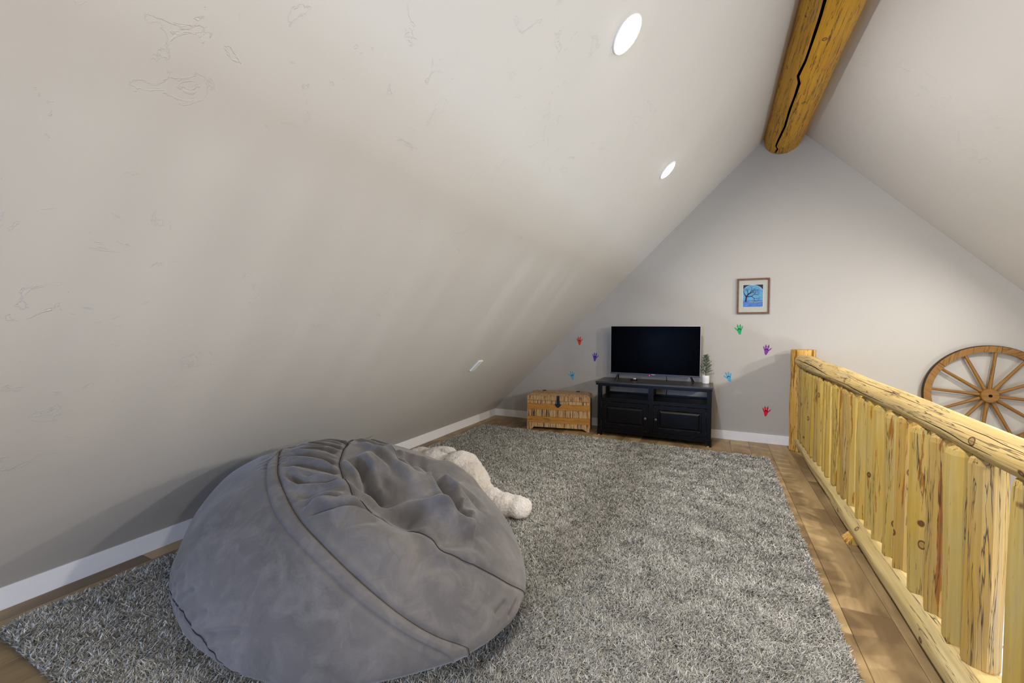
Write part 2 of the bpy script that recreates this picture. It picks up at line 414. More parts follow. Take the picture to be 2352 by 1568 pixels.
# ------------------------------------------------------------ ridge beam with its long crack
def ridge_beam():
    cx, cz, R0 = .615, 3.275, .178
    cr = [(2.2, -2.12), (2.987, -2.055), (3.175, -2.032), (3.347, -2.025), (3.593, -2.026), (3.797, -2.109), (3.879, -1.979), (4.043, -1.969), (4.303, -1.986), (4.642, -1.953), (5.039, -2.057), (5.13, -2.064), (5.185, -1.93), (5.314, -2.01), (5.4, -2.0)]
    ys = [c[0] for c in cr]; an = [c[1] for c in cr]
    YE0 = -3.0
    yy = np.concatenate([np.linspace(YE0, 2.6, 60), np.linspace(2.63, 5.324, 170)])
    th = np.interp(yy, ys, an)
    mb = MB(); N = 96; vs = []; mi = []; fs = []
    for k, (y, t0) in enumerate(zip(yy, th)):
        w = .0090*(1+.35*noise.noise((y*3, 0, 0)))/R0*(1 if y < 5.2 else 1)
        rr = lambda t: R0*(1+.034*noise.noise((math.cos(t)*1.3, math.sin(t)*1.3, y*1.4))+.022*noise.noise((math.cos(t)*4, math.sin(t)*4, y*5))
                           - (.12*math.exp(-((t-(-.6))/.4)**2)*max(0, noise.noise((y*2.3, 5, 1)))))
        for j in range(N+1):
            t = t0+w+(2*PI-2*w)*j/N
            vs.append((cx+rr(t)*math.cos(t), y, cz+rr(t)*math.sin(t)))
        for d, s in ((.05, -1), (.05, 1)):
            t = t0+s*w*.25; vs.append((cx+(R0-d)*math.cos(t), y, cz+(R0-d)*math.sin(t)))
    n1 = N+3
    for k in range(len(yy)-1):
        for j in range(n1):
            a, b = k*n1+j, k*n1+(j+1) % n1
            fs.append((a, b, b+n1, a+n1)); mi.append(1 if j >= N else 0)
    fs.append(tuple(range(n1))); mi.append(0); fs.append(tuple(reversed(range((len(yy)-1)*n1, len(yy)*n1)))); mi.append(0)
    mb.v = vs; mb.f = fs; mb.mi = mi
    o = mb.build('ridge_beam', [M_beam, M_crack], None, 'auto')
    return tag(o, 'golden varnished round log ridge beam with a long black crack', 'beam')
ridge_beam()

# ------------------------------------------------------------ recessed lamps
LAB = ['round recessed ceiling light, smaller and lower of the two lit discs', 'round recessed ceiling light, larger lit disc near the top edge',
       'round recessed ceiling light on the left slope above the camera', 'round recessed ceiling light on the left slope behind the camera',
       'round recessed light on the right slope nearest the gable wall', 'round recessed light on the right slope beside the railing middle',
       'round recessed light on the right slope level with the camera', 'round recessed light on the right slope behind the camera']
base_l = None
for k, (x, y, z, n) in enumerate(LAMPS):
    e = thing('recessed_light', LAB[k], 'ceiling light', (x, y, z), group='recessed ceiling lights on the slopes')
    e.rotation_euler = n.to_track_quat('Z', 'Y').to_euler()
    if base_l is None:
        a = MB().lathe([(.080, -.002), (.081, .003), (.078, .006), (.069, .007), (.068, .004), (.068, -.002)], 48).build('trim_ring', M_white, e, 'auto')
        b = MB().lathe([(.064, .003), (.058, .012), (.035, .017), (.001, .018)], 40).build('diffuser', M_lamp, e, True)
        base_l = (a, b)
    else:
        for q in base_l:
            c = q.copy(); COL.objects.link(c); c.parent = e

# ------------------------------------------------------------ railing
def hewn(name, x, y, z0, z1, r, mat, parent, sides=11, seed=0, top='tenon', lean=(0, 0), bend=.006):
    """hand-peeled upright: flat facets, wandering width, chamfered ends down to a round tenon"""
    rg = random.Random(seed); K = 11; vs = []; fs = []
    fa = [1+rg.uniform(-.10, .07) for _ in range(sides)]; aj = [rg.uniform(-.10, .10) for _ in range(sides)]
    prof = [(z0-.045, .42), (z0, .44), (z0+.004, .90)] if top == 'tenon' else [(z0, 1)]
    for k in range(K): prof.append((z0+.02+(z1-z0-.04)*k/(K-1), None))
    if top == 'tenon': prof += [(z1-.002, .90), (z1+.012, .46), (z1+.07, .42)]
    else: prof += [(z1-.006, 1), (z1, .97)]
    for zi, (z, s) in enumerate(prof):
        ox = lean[0]*(z-z0)+bend*noise.noise((seed*3.1, z*2.2, 0)); oy = lean[1]*(z-z0)+bend*1.6*noise.noise((seed*3.1, z*2.5, 9))
        for j in range(sides):
            t = 2*PI*j/sides+aj[j]
            if s is None or s >= .9: rr = r*fa[j]*(1+.10*noise.noise((seed*7.7+math.cos(t), math.sin(t), z*3.2)))*(1 if s is None else s)
            else: rr = r*s
            vs.append((ox+rr*math.cos(t), oy+rr*math.sin(t), z))
    for k in range(len(prof)-1):
        for j in range(sides): fs.append((k*sides+j, k*sides+(j+1) % sides, (k+1)*sides+(j+1) % sides, (k+1)*sides+j))
    fs.append(tuple(reversed(range(sides)))); fs.append(tuple((len(prof)-1)*sides+j for j in range(sides)))
    m = MB(); m.add(vs, fs); return m.build(name, mat, parent, loc=None)

RX = .80
rail = thing('log_railing', 'rustic peeled log railing with closely set uprights along the loft edge', 'railing', (RX, 2.3, 0))
def logrun(name, pts, mat, sides=40, seed=0, wob=.05, facet=0.0, squash=1.0, flats=None):
    vs = []; fs = []
    n = len(pts)
    for (x, y, z, rr) in pts:
        for j in range(sides):
            t = 2*PI*j/sides
            q = rr*(1+wob*noise.noise((math.cos(t)*1.5+seed, math.sin(t)*1.5, y*1.6))+.025*noise.noise((math.cos(t)*3+seed, math.sin(t)*3, y*6)))
            if facet: q *= 1-facet*abs(math.sin(t*3.5+noise.noise((y*.8, seed, 0))*1.5))
            vs.append((x+q*math.cos(t)*squash-RX, y-2.3, z+q*math.sin(t)))
    for k in range(n-1):
        for j in range(sides): fs.append((k*sides+j, k*sides+(j+1) % sides, (k+1)*sides+(j+1) % sides, (k+1)*sides+j))
    fs.append(tuple(reversed(range(sides)))); fs.append(tuple((n-1)*sides+j for j in range(sides)))
    return MB().add(vs, fs).build(name, mat, rail, 'auto')
def lerp(tab, y): return [float(np.interp(y, [t[0] for t in tab], [t[k] for t in tab])) for k in range(1, len(tab[0]))]
top_tab = [(-2.2, .80, .885, .055), (1.7, .80, .885, .0535), (2.9, .80, .909, .054), (3.8, .80, .915, .062), (4.5, .80, .921, .070), (4.85, .795, .922, .070), (4.98, .78, .925, .060), (5.06, .765, .928, .040), (5.075, .762, .928, .025)]
tp = []
for y in list(np.arange(-2.2, 4.9, .06))+[4.92, 4.96, 5.0, 5.03, 5.055, 5.07, 5.075]:
    x, z, rr = lerp(top_tab, y); k = .010*noise.noise((y*.9, 3, 0)); tp.append((x+k*.4, y, z+k, rr))
top_rail = logrun('top_rail', tp, M_rail, 48, 2.0, .09, .03)
from mathutils.bvhtree import BVHTree
bv_ = BVHTree.FromPolygons([v.co for v in top_rail.data.vertices], [tuple(p.vertices) for p in top_rail.data.polygons])
def check_crack(path, r0):
    pts = []
    for k in range(len(path)-1):
        for j in range(6):
            t = j/6; y = path[k][0]*(1-t)+path[k+1][0]*t; a = path[k][1]*(1-t)+path[k+1][1]*t
            a += .05*noise.noise((y*9, 4, path[0][0])); x, z, rr = lerp(top_tab, y); d = Vector((math.cos(a), 0, math.sin(a)))
            h = bv_.ray_cast(Vector((x-RX, y-2.3, z))+d*.2, -d)
            if h[0] is not None: pts.append(h[0]+d*.0004)
    n = len(pts); MB().tube(pts, [r0*max(.25, math.sin(PI*(k+.5)/n)**.5) for k in range(n)], 6).build('crack', M_crack, top_rail, True)
check_crack([(4.948, 2.698), (4.698, 2.821), (4.446, 2.822), (4.179, 2.869), (3.936, 3.03), (3.70, 3.16)], .0035)
check_crack([(3.75, 3.35), (3.3, 3.3), (2.9, 3.45), (2.6, 3.5)], .0015)
check_crack([(3.4, 2.2), (2.9, 2.35), (2.5, 2.2), (2.2, 2.3)], .0012)
check_crack([(2.3, 3.3), (2.05, 3.2), (1.9, 3.35), (1.7, 3.3)], .0014)
check_crack([(2.0, 2.5), (1.8, 2.42), (1.55, 2.55)], .0012)
low_tab = [(-2.2, .79, .085, .075), (2.6, .79, .085, .075), (4.0, .80, .092, .068), (4.8, .80, .098, .062), (4.98, .785, .105, .055), (5.05, .775, .11, .04), (5.065, .772, .11, .02)]
tp = []
for y in list(np.arange(-2.2, 4.9, .06))+[4.92, 4.96, 5.0, 5.03, 5.05, 5.065]:
    x, z, rr = lerp(low_tab, y); k = .012*noise.noise((y*1.3, 7, 0)); tp.append((x+k, y, z, rr))
logrun('lower_rail', tp, M_lrail, 32, 5.0, .16, .10)
for k, y in enumerate((3.07, .55)):
    MB().add([(-.09, -.05, 0), (.05, -.05, 0), (.05, .06, 0), (-.09, .06, 0), (-.045, -.05, .07), (.05, -.05, .07), (.05, .06, .07), (-.03, .06, .07)],
             [(0, 1, 5, 4), (1, 2, 6, 5), (2, 3, 7, 6), (3, 0, 4, 7), (4, 5, 6, 7), (3, 2, 1, 0)]).build('support_block', M_post, rail, loc=None).location = (0, y-2.3, 0)
LEFT = [2330, 2232, 2187, 2143, 2101.6, 2066.5, 2042, 2012, 1995, 1974, 1954, 1939, 1928, 1917, 1900.5, 1893, 1882, 1873]
ys = []
for k, px in enumerate(LEFT):
    th_ = YAW+math.atan((px-1176)/FPX); rr = .043+.007*((k*37) % 5)/4+(.004 if k in (4, 2) else 0)
    y0 = RX/math.tan(th_)
    for _ in range(6):
        d = math.hypot(RX, y0); y0 = RX/math.tan(th_+math.asin(rr/d))
    ys.append((y0, rr))
WEA = [ys[1][0], ys[3][0], ys[5][0]]
ys[0] = (ys[0][0]-.006, .045)
yy_ = ys[-1][0]
k = 0
while yy_ < 4.93:
    yy_ += .118+.02*((k*7) % 3)/2; k += 1
    if yy_ < 5.0: ys.append((yy_, .046+.006*((k*5) % 3)/2))
yy_ = ys[0][0]; k = 0
while yy_ > -1.9:
    yy_ -= .128+.03*((k*5) % 4)/3; k += 1; ys.append((yy_, .048+.006*((k*3) % 4)/3))
for k, (y, rr) in enumerate(sorted(ys)):
    x, z, tr = lerp(top_tab, y); _, lz, lr = lerp(low_tab, y)
    o = hewn('baluster', 0, 0, lz+lr*.72, z-tr*.80-.012+.012*noise.noise((k*1.7, 0, 0)), rr, M_bal2 if any(abs(y-q) < 1e-6 for q in WEA) or (k % 6 == 1 and y > 2.6) else M_bal, rail, 9+(k*5) % 4, k+11, lean=(random.uniform(-.008, .008), random.uniform(-.008, .008)), bend=.004)
    o.location = (0, y-2.3, 0)
# end post at the gable wall: a separate upright that carries the rails
post = hewn('end_post', 0, 0, 0, 1.036, .106, M_post, None, 18, 3, top='flat', bend=.003)
post.location = (.81, 5.16, 0); tag(post, 'thick varnished log newel post standing against the gable wall', 'post')
for q in post.data.polygons: q.use_smooth = len(q.vertices) == 4
post2 = hewn('end_post', 0, 0, 0, 1.036, .10, M_post, None, 18, 5, top='flat', bend=.003)
post2.location = (.81, -2.32, 0); tag(post2, 'thick log newel post at the railing end behind the camera', 'post')

# ------------------------------------------------------------ wagon wheel on the gable wall
def wheel():
    e = thing('wagon_wheel', 'brown wooden wagon wheel with twelve spokes hung on the gable wall', 'wheel', (2.235, 5.285, .652))
    Ro, Ri = .447, .392
    def seg(name, a0, a1, r0, r1, y0, y1, mat, n=14):
        vs = []; fs = []
        for k in range(n+1):
            t = a0+(a1-a0)*k/n; c, s = math.cos(t), math.sin(t)
            vs += [(r0*c, y0, r0*s), (r1*c, y0, r1*s), (r1*c, y1, r1*s), (r0*c, y1, r0*s)]
        for k in range(n):
            for j in range(4): fs.append((4*k+j, 4*k+(j+1) % 4, 4*k+4+(j+1) % 4, 4*k+4+j))
        fs += [(3, 2, 1, 0), (4*n, 4*n+1, 4*n+2, 4*n+3)]
        return MB().add(vs, fs).build(name, mat, e, 'auto')
    for k in range(6):
        a = math.radians(80.5+60*k); o = seg('felloe', 0, math.radians(59.6), Ri, Ro, -.016, .018, M_wheel); o.rotation_euler = (0, -a, 0)
    seg('tyre', 0, 2*PI, Ro+.0005, Ro+.005, -.008, .022, M_iron, 72)
    for k in range(12):
        a = math.radians(84.5+30*k)
        o = MB().tube([(.045, 0, 0), (.12, 0, 0), (.25, 0, 0), (Ri+.004, 0, 0)], [.0155, .0145, .013, .0115], 12).build('spoke', M_wheel, e, 'auto'); o.rotation_euler = (0, -a, 0)
    MB().lathe([(.012, .02), (.058, .02), (.062, .0), (.062, -.03), (.057, -.036), (.014, -.036), (.012, -.034)], 36, axis='y').build('hub', M_wheel, e, 'auto')
    MB().lathe([(.0125, -.0365), (.0125, .0)], 20, axis='y').build('hub_hole_shade', M_crack, e, 'auto')  # dark plug on the solid hub, coloured as the shade of a hole
wheel()
def pendant_lamp():
    x, y, z = LAMP_P; zt = zr(x)-z
    e = thing('pendant_lamp', 'white glowing globe pendant lamp hanging beyond the loft railing', 'pendant lamp', (x, y, z))
    MB().lathe([(.001, zt), (.05, zt-.002), (.05, zt-.03), (.012, zt-.045), (.001, zt-.045)], 28).build('canopy', M_iron, e, 'auto')
    MB().tube([(0, 0, .09), (0, 0, zt-.03)], .004, 8).build('cord', M_iron, e)
    MB().lathe([(.001, .115), (.03, .112), (.034, .08), (.001, .08)], 24).build('cap', M_iron, e, 'auto')
    MB().lathe([(max(.001, .085*math.cos(t)), .085*math.sin(t)) for t in np.linspace(-PI/2, PI/2, 17)], 28).build('globe', emis('pendant_glow', (1, .95, .88, 1), 200), e, True)
pendant_lamp()

# ------------------------------------------------------------ framed picture
def picture():
    e = thing('framed_picture', 'small brown framed print of a bare tree before a blue moon', 'picture', (.368, YB-.002, 1.604), 0)
    W2, H2 = .1555, .193; fw = .017
    def strip(poly): MB().prism(poly, -.020, 0).build('frame', M_frame, e)
    strip([(-W2, -H2), (W2, -H2), (W2-fw, -H2+fw), (-W2+fw, -H2+fw)]); strip([(-W2, H2), (-W2+fw, H2-fw), (W2-fw, H2-fw), (W2, H2)])
    strip([(-W2, -H2), (-W2+fw, -H2+fw), (-W2+fw, H2-fw), (-W2, H2)]); strip([(W2, -H2), (W2, H2), (W2-fw, H2-fw), (W2-fw, -H2+fw)])
    MB().box(-W2+fw, W2-fw, -.006, -.002, -H2+fw, H2-fw).build('mat_board', plain('mat_board_grey', srgb(200, 198, 184), .8, .1, nz=.02), e)
    ax0, ax1, az0, az1 = -.095, .094, -.118, .124
    m = MB().box(ax0-.003, ax1+.003, -.0068, -.006, az0-.003, az1+.003); m.build('mat_bevel', M_white, e)
    # printed sheet: dark sky, moon, water, shore, tree
    art = MB().box(ax0, ax1, -.0074, -.0068, az0, az1).build('print', plain('print_dark_sky', srgb(40, 36, 48), .6, .2), e)
    t = NT('print_moon', .6, .2); v = t.coord(); t.col(t.ramp(t.noise(v, 26, 4, .6), [(.3, srgb(84, 152, 208)), (.7, srgb(120, 190, 214))])); mm = t.m
    t = NT('print_water', .6, .2); t.col(t.ramp(t.noise(t.coord((1, 1, 3)), 22, 4, .6), [(.3, srgb(70, 92, 190)), (.7, srgb(96, 158, 210))])); mw = t.m
    def clip(x, z): return (min(max(x, ax0), ax1), min(max(z, az0), az1))
    cxm, czm, rm = -.005, .01, .109
    rim = [clip(cxm+rm*1.03*math.cos(a), czm+rm*1.03*math.sin(a)) for a in np.linspace(-.55, PI*.86, 40)]
    poly = [(ax0, -.05)]+[(ax1, -.05)]+rim
    MB().prism(poly[1:]+poly[:1], -.0078, -.0074).build('moon_rim', plain('print_pale_rim', srgb(196, 216, 226), .6, .2), art)
    disc = [clip(cxm+rm*math.cos(a), czm+rm*math.sin(a)-.001) for a in np.linspace(-.55, PI*.86, 40)]
    MB().prism([(ax1, -.05)]+disc+[(ax0, -.05)], -.0082, -.0078).build('moon', mm, art)
    MB().prism([(ax0, az0), (ax1, az0), (ax1, -.045), (ax0, -.045)], -.0086, -.0082).build('water', mw, art)
    MB().prism([(-.05, -.066), (.0, -.072), (.06, -.068), (ax1, -.062), (ax1, -.055), (.03, -.06), (-.03, -.056)], -.009, -.0086).build('shore', plain('print_shore', srgb(140, 170, 160), .6, .2), art)
    tr = MB(); rg = random.Random(4)
    def br(p, a, L, wd, d):
        q = (p[0]+L*math.cos(a), p[1]+L*math.sin(a))
        if not (ax0 < q[0] < ax1 and az0 < q[1] < az1): return
        nx, nz = -math.sin(a)*wd, math.cos(a)*wd
        tr.prism([(p[0]-nx, p[1]-nz), (q[0]-nx*.6, q[1]-nz*.6), (q[0]+nx*.6, q[1]+nz*.6), (p[0]+nx, p[1]+nz)], -.0096, -.009)
        if d: 
            for s in (-1, 1): br(q, a+s*rg.uniform(.25, .75), L*rg.uniform(.62, .85), wd*.62, d-1)
    br((-.07, -.062), 1.45, .055, .010, 6); br((-.064, -.005), .05, .05, .006, 5); br((-.064, .0), .7, .045, .005, 5)
    tr.build('tree', plain('print_tree', srgb(38, 28, 62), .6, .2), art)
    MB().box(-W2+fw, W2-fw, -.0128, -.0118, -H2+fw, H2-fw).build('glass', M_glass, e)
picture()

# ------------------------------------------------------------ paw print wall decals
def rot2(p, a): return (p[0]*math.cos(a)-p[1]*math.sin(a), p[0]*math.sin(a)+p[1]*math.cos(a))
def paw(x, z, col, ang, flip, label, s=1.0):
    m = MB(); y0, y1 = -.0015, 0
    def poly(pts, mi=0): m.prism([rot2((p[0]*(-1 if flip else 1)*s, p[1]*s), ang) for p in (reversed(pts) if flip else pts)], y0, y1, mi)
    palm = []
    for a in np.linspace(0, 2*PI, 28, endpoint=False):
        cx, cz = math.cos(a), math.sin(a); w = .0125+.013*((cz+1)/2)**1.3
        palm.append((w*cx, -.026+.036*cz))
    poly(palm)
    for (bx, bz, tx, tz, wd) in ((-.017, -.012, -.033, .022, .0062), (-.008, .0, -.015, .042, .0078), (.008, .0, .011, .044, .0082), (.016, -.012, .037, .016, .0062)):
        d = Vector((tx-bx, tz-bz)).normalized(); nn = Vector((-d.y, d.x))
        pts = []
        for k, (t, ww) in enumerate(((0, 1.0), (.45, .75), (.85, 1.15), (1.0, .7))):
            q = Vector((bx, bz)).lerp(Vector((tx, tz)), t); pts.append((q-nn*wd*ww))
        back = []
        for (t, ww) in ((1.0, .7), (.85, 1.15), (.45, .75), (0, 1.0)):
            q = Vector((bx, bz)).lerp(Vector((tx, tz)), t); back.append((q+nn*wd*ww))
        poly([tuple(p) for p in pts+back])
        q = Vector((tx, tz))+d*.002; poly([tuple(q-nn*wd*.55), tuple(q+d*.014), tuple(q+nn*wd*.55)], 1)
    o = m.build('paw_decal', [plain('decal_'+label.split()[0], col, .5, .2, nz=.02), plain('decal_claw', tuple(c*.35 for c in col[:3])+(1,), .5, .2)])
    o.location = (x, YB-.0005, z); tag(o, label, 'wall decal', 'animal paw print decals on the gable wall')
DECALS = [(-1.586, 1.085, (216, 58, 30), .02, 0, 'orange red paw print decal left of the television, highest of three'),
          (-1.378, .882, (92, 58, 156), -.12, 0, 'purple paw print decal just left of the television'),
          (-1.683, .626, (92, 176, 214), .22, 1, 'light blue paw print decal above the wooden trunk'),
          (.243, 1.241, (22, 164, 92), .14, 1, 'green paw print decal just below the framed picture'),
          (.510, 1.022, (124, 52, 148), -.16, 0, 'purple paw print decal beside the railing post top'),
          (.145, .706, (78, 164, 200), .34, 1, 'light blue paw print decal right of the small potted tree'),
          (.517, .352, (222, 24, 56), -.10, 0, 'crimson paw print decal low on the wall near the post')]
for x, z, c, a, fl_, lb in DECALS: paw(x, z, srgb(*c), a, fl_, lb, .98)

# ------------------------------------------------------------ socket plate on the left slope
def socket():
    c = Vector((-1.997, 3.38, zl(-1.997)))
    e = thing('outlet_plate', 'small white socket cover plate low on the left sloped ceiling', 'outlet', c)
    xa = Vector((1, 0, .977)).normalized(); ya = Vector((0, 1, 0)); za = NL
    e.rotation_euler = Matrix((xa, -ya, za)).transposed().to_euler() if xa.cross(-ya).dot(za) > 0 else Matrix((xa, ya, za)).transposed().to_euler()
    MB().box(-.07, .07, -.037, .037, 0, .014, bev=.004).build('plate', M_white, e)
    for s in (-1, 1): MB().box(-.030+s*.001, .030, s*.015-.005, s*.015+.005, .007, .0105, bev=.0015).build('socket', M_wall, e)
socket()

# ------------------------------------------------------------ wooden trunk
def trunk():
    e = thing('wooden_trunk', 'striped rough wooden trunk with flat lid and dark iron hasp', 'trunk', (-2.082, 4.768, 0), math.radians(11.636))
    L, D = .769, .36
    def pl_(z0, z1, mat, off=0.0, name='board', y0=0, y1=.018): MB().box(0, L, y0-off, y1, z0, z1-.0015, bev=.0015).build(name, mat, e)
    # bottom board with cut-out feet
    MB().prism([(0, 0), (.055, 0), (.085, .032), (L-.085, .032), (L-.03, 0), (L, 0), (L, .086), (0, .086)], 0, .018).build('base_board', M_sawn, e)
    pl_(.087, .120, M_honey, .002); pl_(.120, .163, M_honey, .003); pl_(.163, .250, M_sawn); pl_(.250, .320, M_honey, .002); pl_(.320, .360, M_sawn)
    for x0, x1 in ((0, .018), (L-.018, L)):
        MB().prism([(x0, .0), (x1, .0), (x1, .360), (x0, .360)], .018, D).build('side_board', M_honey, e)
    MB().box(.018, L-.018, D-.018, D, .03, .36).build('back_board', M_honey, e)
    MB().box(.018, L-.018, .018, D-.018, .035, .05).build('bottom_panel', M_honey, e)
    lid = MB().add([(0, 0, .362), (L, 0, .362), (L, D, .362), (0, D, .362), (0, 0, .416), (L, 0, .416), (.045, .075, .438), (L-.045, .075, .438), (.045, D-.05, .440), (L-.045, D-.05, .440), (0, D, .416), (L, D, .416)],
                   [(3, 2, 1, 0), (0, 1, 5, 4), (4, 5, 7, 6), (6, 7, 9, 8), (8, 9, 11, 10), (2, 3, 10, 11), (0, 4, 6, 8, 10, 3), (1, 2, 11, 9, 7, 5)]).build('lid', M_sawn, e)
    h = MB().box(L/2-.017, L/2+.017, -.006, 0, .33, .418, bev=.001).box(L/2-.017, L/2+.017, -.006, .06, .418, .422)
    h.prism([(L/2-.017, .335), (L/2-.017, .325), (L/2-.04, .322), (L/2-.028, .30), (L/2, .278), (L/2+.028, .30), (L/2+.04, .322), (L/2+.017, .325), (L/2+.017, .335)], -.009, 0)
    h.build('hasp', plain('blued_iron', srgb(40, 52, 66), .4, .5, .6), e)
    MB().lathe([(.006, -.014), (.008, -.008), (.008, 0)], 12, (L/2, 0, .315), 'y').build('hasp_stud', M_iron, e)
    MB().tube([(L/2-.012, -.008, .385), (L/2-.012, -.02, .378), (L/2+.012, -.02, .378), (L/2+.012, -.008, .385)], .003, 8).build('staple', M_iron, e)
    for s in (.17, .60): MB().box(s-.022, s+.022, D-.10, D-.045, .439, .443).tube([(s-.022, D-.07, .444), (s+.022, D-.07, .444)], .004, 8).build('hinge', M_iron, e)
    MB().tube([(-.004, .13, .30), (-.02, .14, .27), (-.02, .22, .27), (-.004, .23, .30)], .005, 8).build('side_handle', M_iron, e)
trunk()

# ------------------------------------------------------------ television cabinet
def rect_panel(mb, x0, x1, z0, z1, y, prof):
    """raised and fielded panel: nested rectangles (inset, depth)"""
    vs = []; fs = []
    for ins, dy in prof: vs += [(x0+ins, y+dy, z0+ins), (x1-ins, y+dy, z0+ins), (x1-ins, y+dy, z1-ins), (x0+ins, y+dy, z1-ins)]
    for k in range(len(prof)-1):
        for j in range(4): fs.append((4*k+j, 4*k+(j+1) % 4, 4*k+4+(j+1) % 4, 4*k+4+j))
    n = len(prof)-1; fs.append((4*n, 4*n+1, 4*n+2, 4*n+3)); fs.append((3, 2, 1, 0))
    mb.add(vs, fs)
def cabinet():
    X0, X1, Y0, Y1 = -1.222, -.02, 4.865, 5.30
    e = thing('tv_cabinet', 'distressed black wooden media cabinet with two panelled doors and open shelves', 'cabinet', (X0, Y0, 0))
    def B(name, x0, x1, y0, y1, z0, z1, mat=M_black, par=e, bev=.0015): return MB().box(x0-X0, x1-X0, y0-Y0, y1-Y0, z0, z1, bev=bev).build(name, mat, par)
    B('top_panel', X0-.028, X1+.012, Y0-.015, Y1, .612, .632, M_btop, bev=.002)
    B('top_moulding', X0-.022, X1+.006, Y0-.010, Y1, .590, .612)
    for x0, x1 in ((X0, X0+.042), (X1-.045, X1)):
        B('corner_post', x0, x1, Y0-.004, Y0+.045, 0, .59); B('corner_post', x0, x1, Y1-.05, Y1, 0, .59)
    for x0, x1 in ((X0-.004, X0+.046), (X1-.049, X1+.004)): B('post_foot', x0, x1, Y0-.007, Y0+.048, 0, .075)
    B('side_panel', X0+.006, X0+.022, Y0+.045, Y1-.05, .05, .44); B('side_panel', X1-.022, X1-.006, Y0+.045, Y1-.05, .05, .44)
    B('centre_stile', -.656, -.602, Y0-.002, Y0+.035, .085, .59); B('divider', -.64, -.62, Y0+.035, Y1-.02, .06, .59)
    for a, b in ((X0+.042, -.656), (-.602, X1-.045)):
        B('top_rail', a, b, Y0, Y0+.03, .578, .59); B('shelf_rail', a, b, Y0, Y0+.03, .404, .442)
        B('shelf', a-.02, b+.02, Y0+.03, Y1-.01, .425, .442)
        B('back_panel', a-.02, b+.02, Y1-.014, Y1-.004, .06, .46); B('back_rail', a-.02, b+.02, Y1-.02, Y1-.002, .565, .59)
    B('bottom_rail', X0+.042, X1-.045, Y0, Y0+.025, .045, .088); B('bottom_panel', X0+.02, X1-.02, Y0+.025, Y1-.02, .07, .085)
    for (a, b, kx) in ((-1.18, -.658, -.684), (-.600, -.066, -.572)):
        d = MB(); rect_panel(d, a-X0, b-X0, .092, .400, 0, [(0, .02), (0, 0), (.002, -.003), (.046, -.003), (.052, .007), (.062, .008), (.078, -.001), (.080, -.002)])
        do = d.build('door', M_black, e)
        k = MB().lathe([(.006, -.003), (.006, -.012), (.013, -.016), (.0155, -.022), (.013, -.028), (.007, -.030), (.006, -.0285), (.001, -.0285)], 20, (kx-X0, 0, .243), 'y').build('knob', plain('pewter_knob', srgb(112, 106, 96), .35, .5, .8), do, 'auto')
        hx = a+.001 if kx > a+.3 else b-.003
        for hz in (.14, .35): MB().box(hx-X0-.003, hx-X0+.003, -.006, 0, hz-.014, hz+.014).build('hinge', plain('dull_hinge', srgb(60, 54, 48), .5, .4, .6), do)
    for x in (X0, X1-.045):
        MB().box(x-X0+.004, x-X0+.030, -.0075, .0, .0, .012, bev=.002).build('worn_foot', plain('worn_raw_wood', srgb(176, 146, 112), .7, .2), e)
cabinet()

# ------------------------------------------------------------ television
def tv():
    cx, cy, z0, z1, W = -.641, 5.15, .700, 1.275, 1.0
    e = thing('television', 'flat screen television with black glass standing on the black cabinet', 'television', (cx, cy, .632), math.radians(-.5))
    zb = z0-.632; zt = z1-.632; h = W/2
    MB().box(-h, h, 0, .035, zb, zt, bev=.003).build('housing', M_bezel, e)
    MB().box(-h*.8, h*.8, .035, .075, zb+.02, zb+.36, bev=.012).build('back_cover', M_tvback, e)
    MB().box(-h+.004, h-.004, -.0015, .001, zb+.014, zt-.004).build('screen', M_screen, e)
    MB().box(-h, h, -.004, .012, zb-.002, zb+.013, bev=.001).build('chin', M_chin, e)
    MB().box(-.052, -.034, -.006, .01, zb-.009, zb-.001, bev=.001).build('sensor', M_tvback, e)
    MB().lathe([(.004, -.0065), (.004, -.004)], 10, (-.043, 0, zb-.005), 'y').build('power_led', M_led, e)
    c = bpy.data.curves.new('logo', 'FONT'); c.body = 'Hisense'; c.size = .0125; c.extrude = .0004; c.align_x = 'CENTER'
    o = bpy.data.objects.new('logo', c); COL.objects.link(o); dg = bpy.context.evaluated_depsgraph_get()
    me = bpy.data.meshes.new_from_object(o.evaluated_get(dg)); bpy.data.objects.remove(o)
    lo = new_obj('logo', me, plain('logo_silver', srgb(235, 235, 240), .3, .5), e); lo.rotation_euler = (PI/2, 0, 0); lo.location = (0, -.0045, zb+.003)
    for s in (-1, 1):
        x = s*(h-.10)
        m = MB()
        for dy in (-1, 1):
            m.tube([(x, .018, zb+.012), (x+s*.012, .018+dy*.018, zb-.018), (x+s*.03, .018+dy*.095, .005)], [.011, .010, .006], 8)
        m.build('stand_leg', M_tvback, e, 'auto')
tv()
def cable():
    m = MB().tube([(-.495, 5.13, .70), (-.495, 5.15, .655), (-.496, 5.18, .64), (-.497, 5.26, .6385), (-.498, 5.308, .62), (-.50, 5.312, .55), (-.515, 5.313, .44), (-.52, 5.312, .30)], .004, 8)
    tag(m.build('power_cable', M_tvback, None, True), 'thin black power cable hanging down behind the media cabinet', 'cable')
cable()
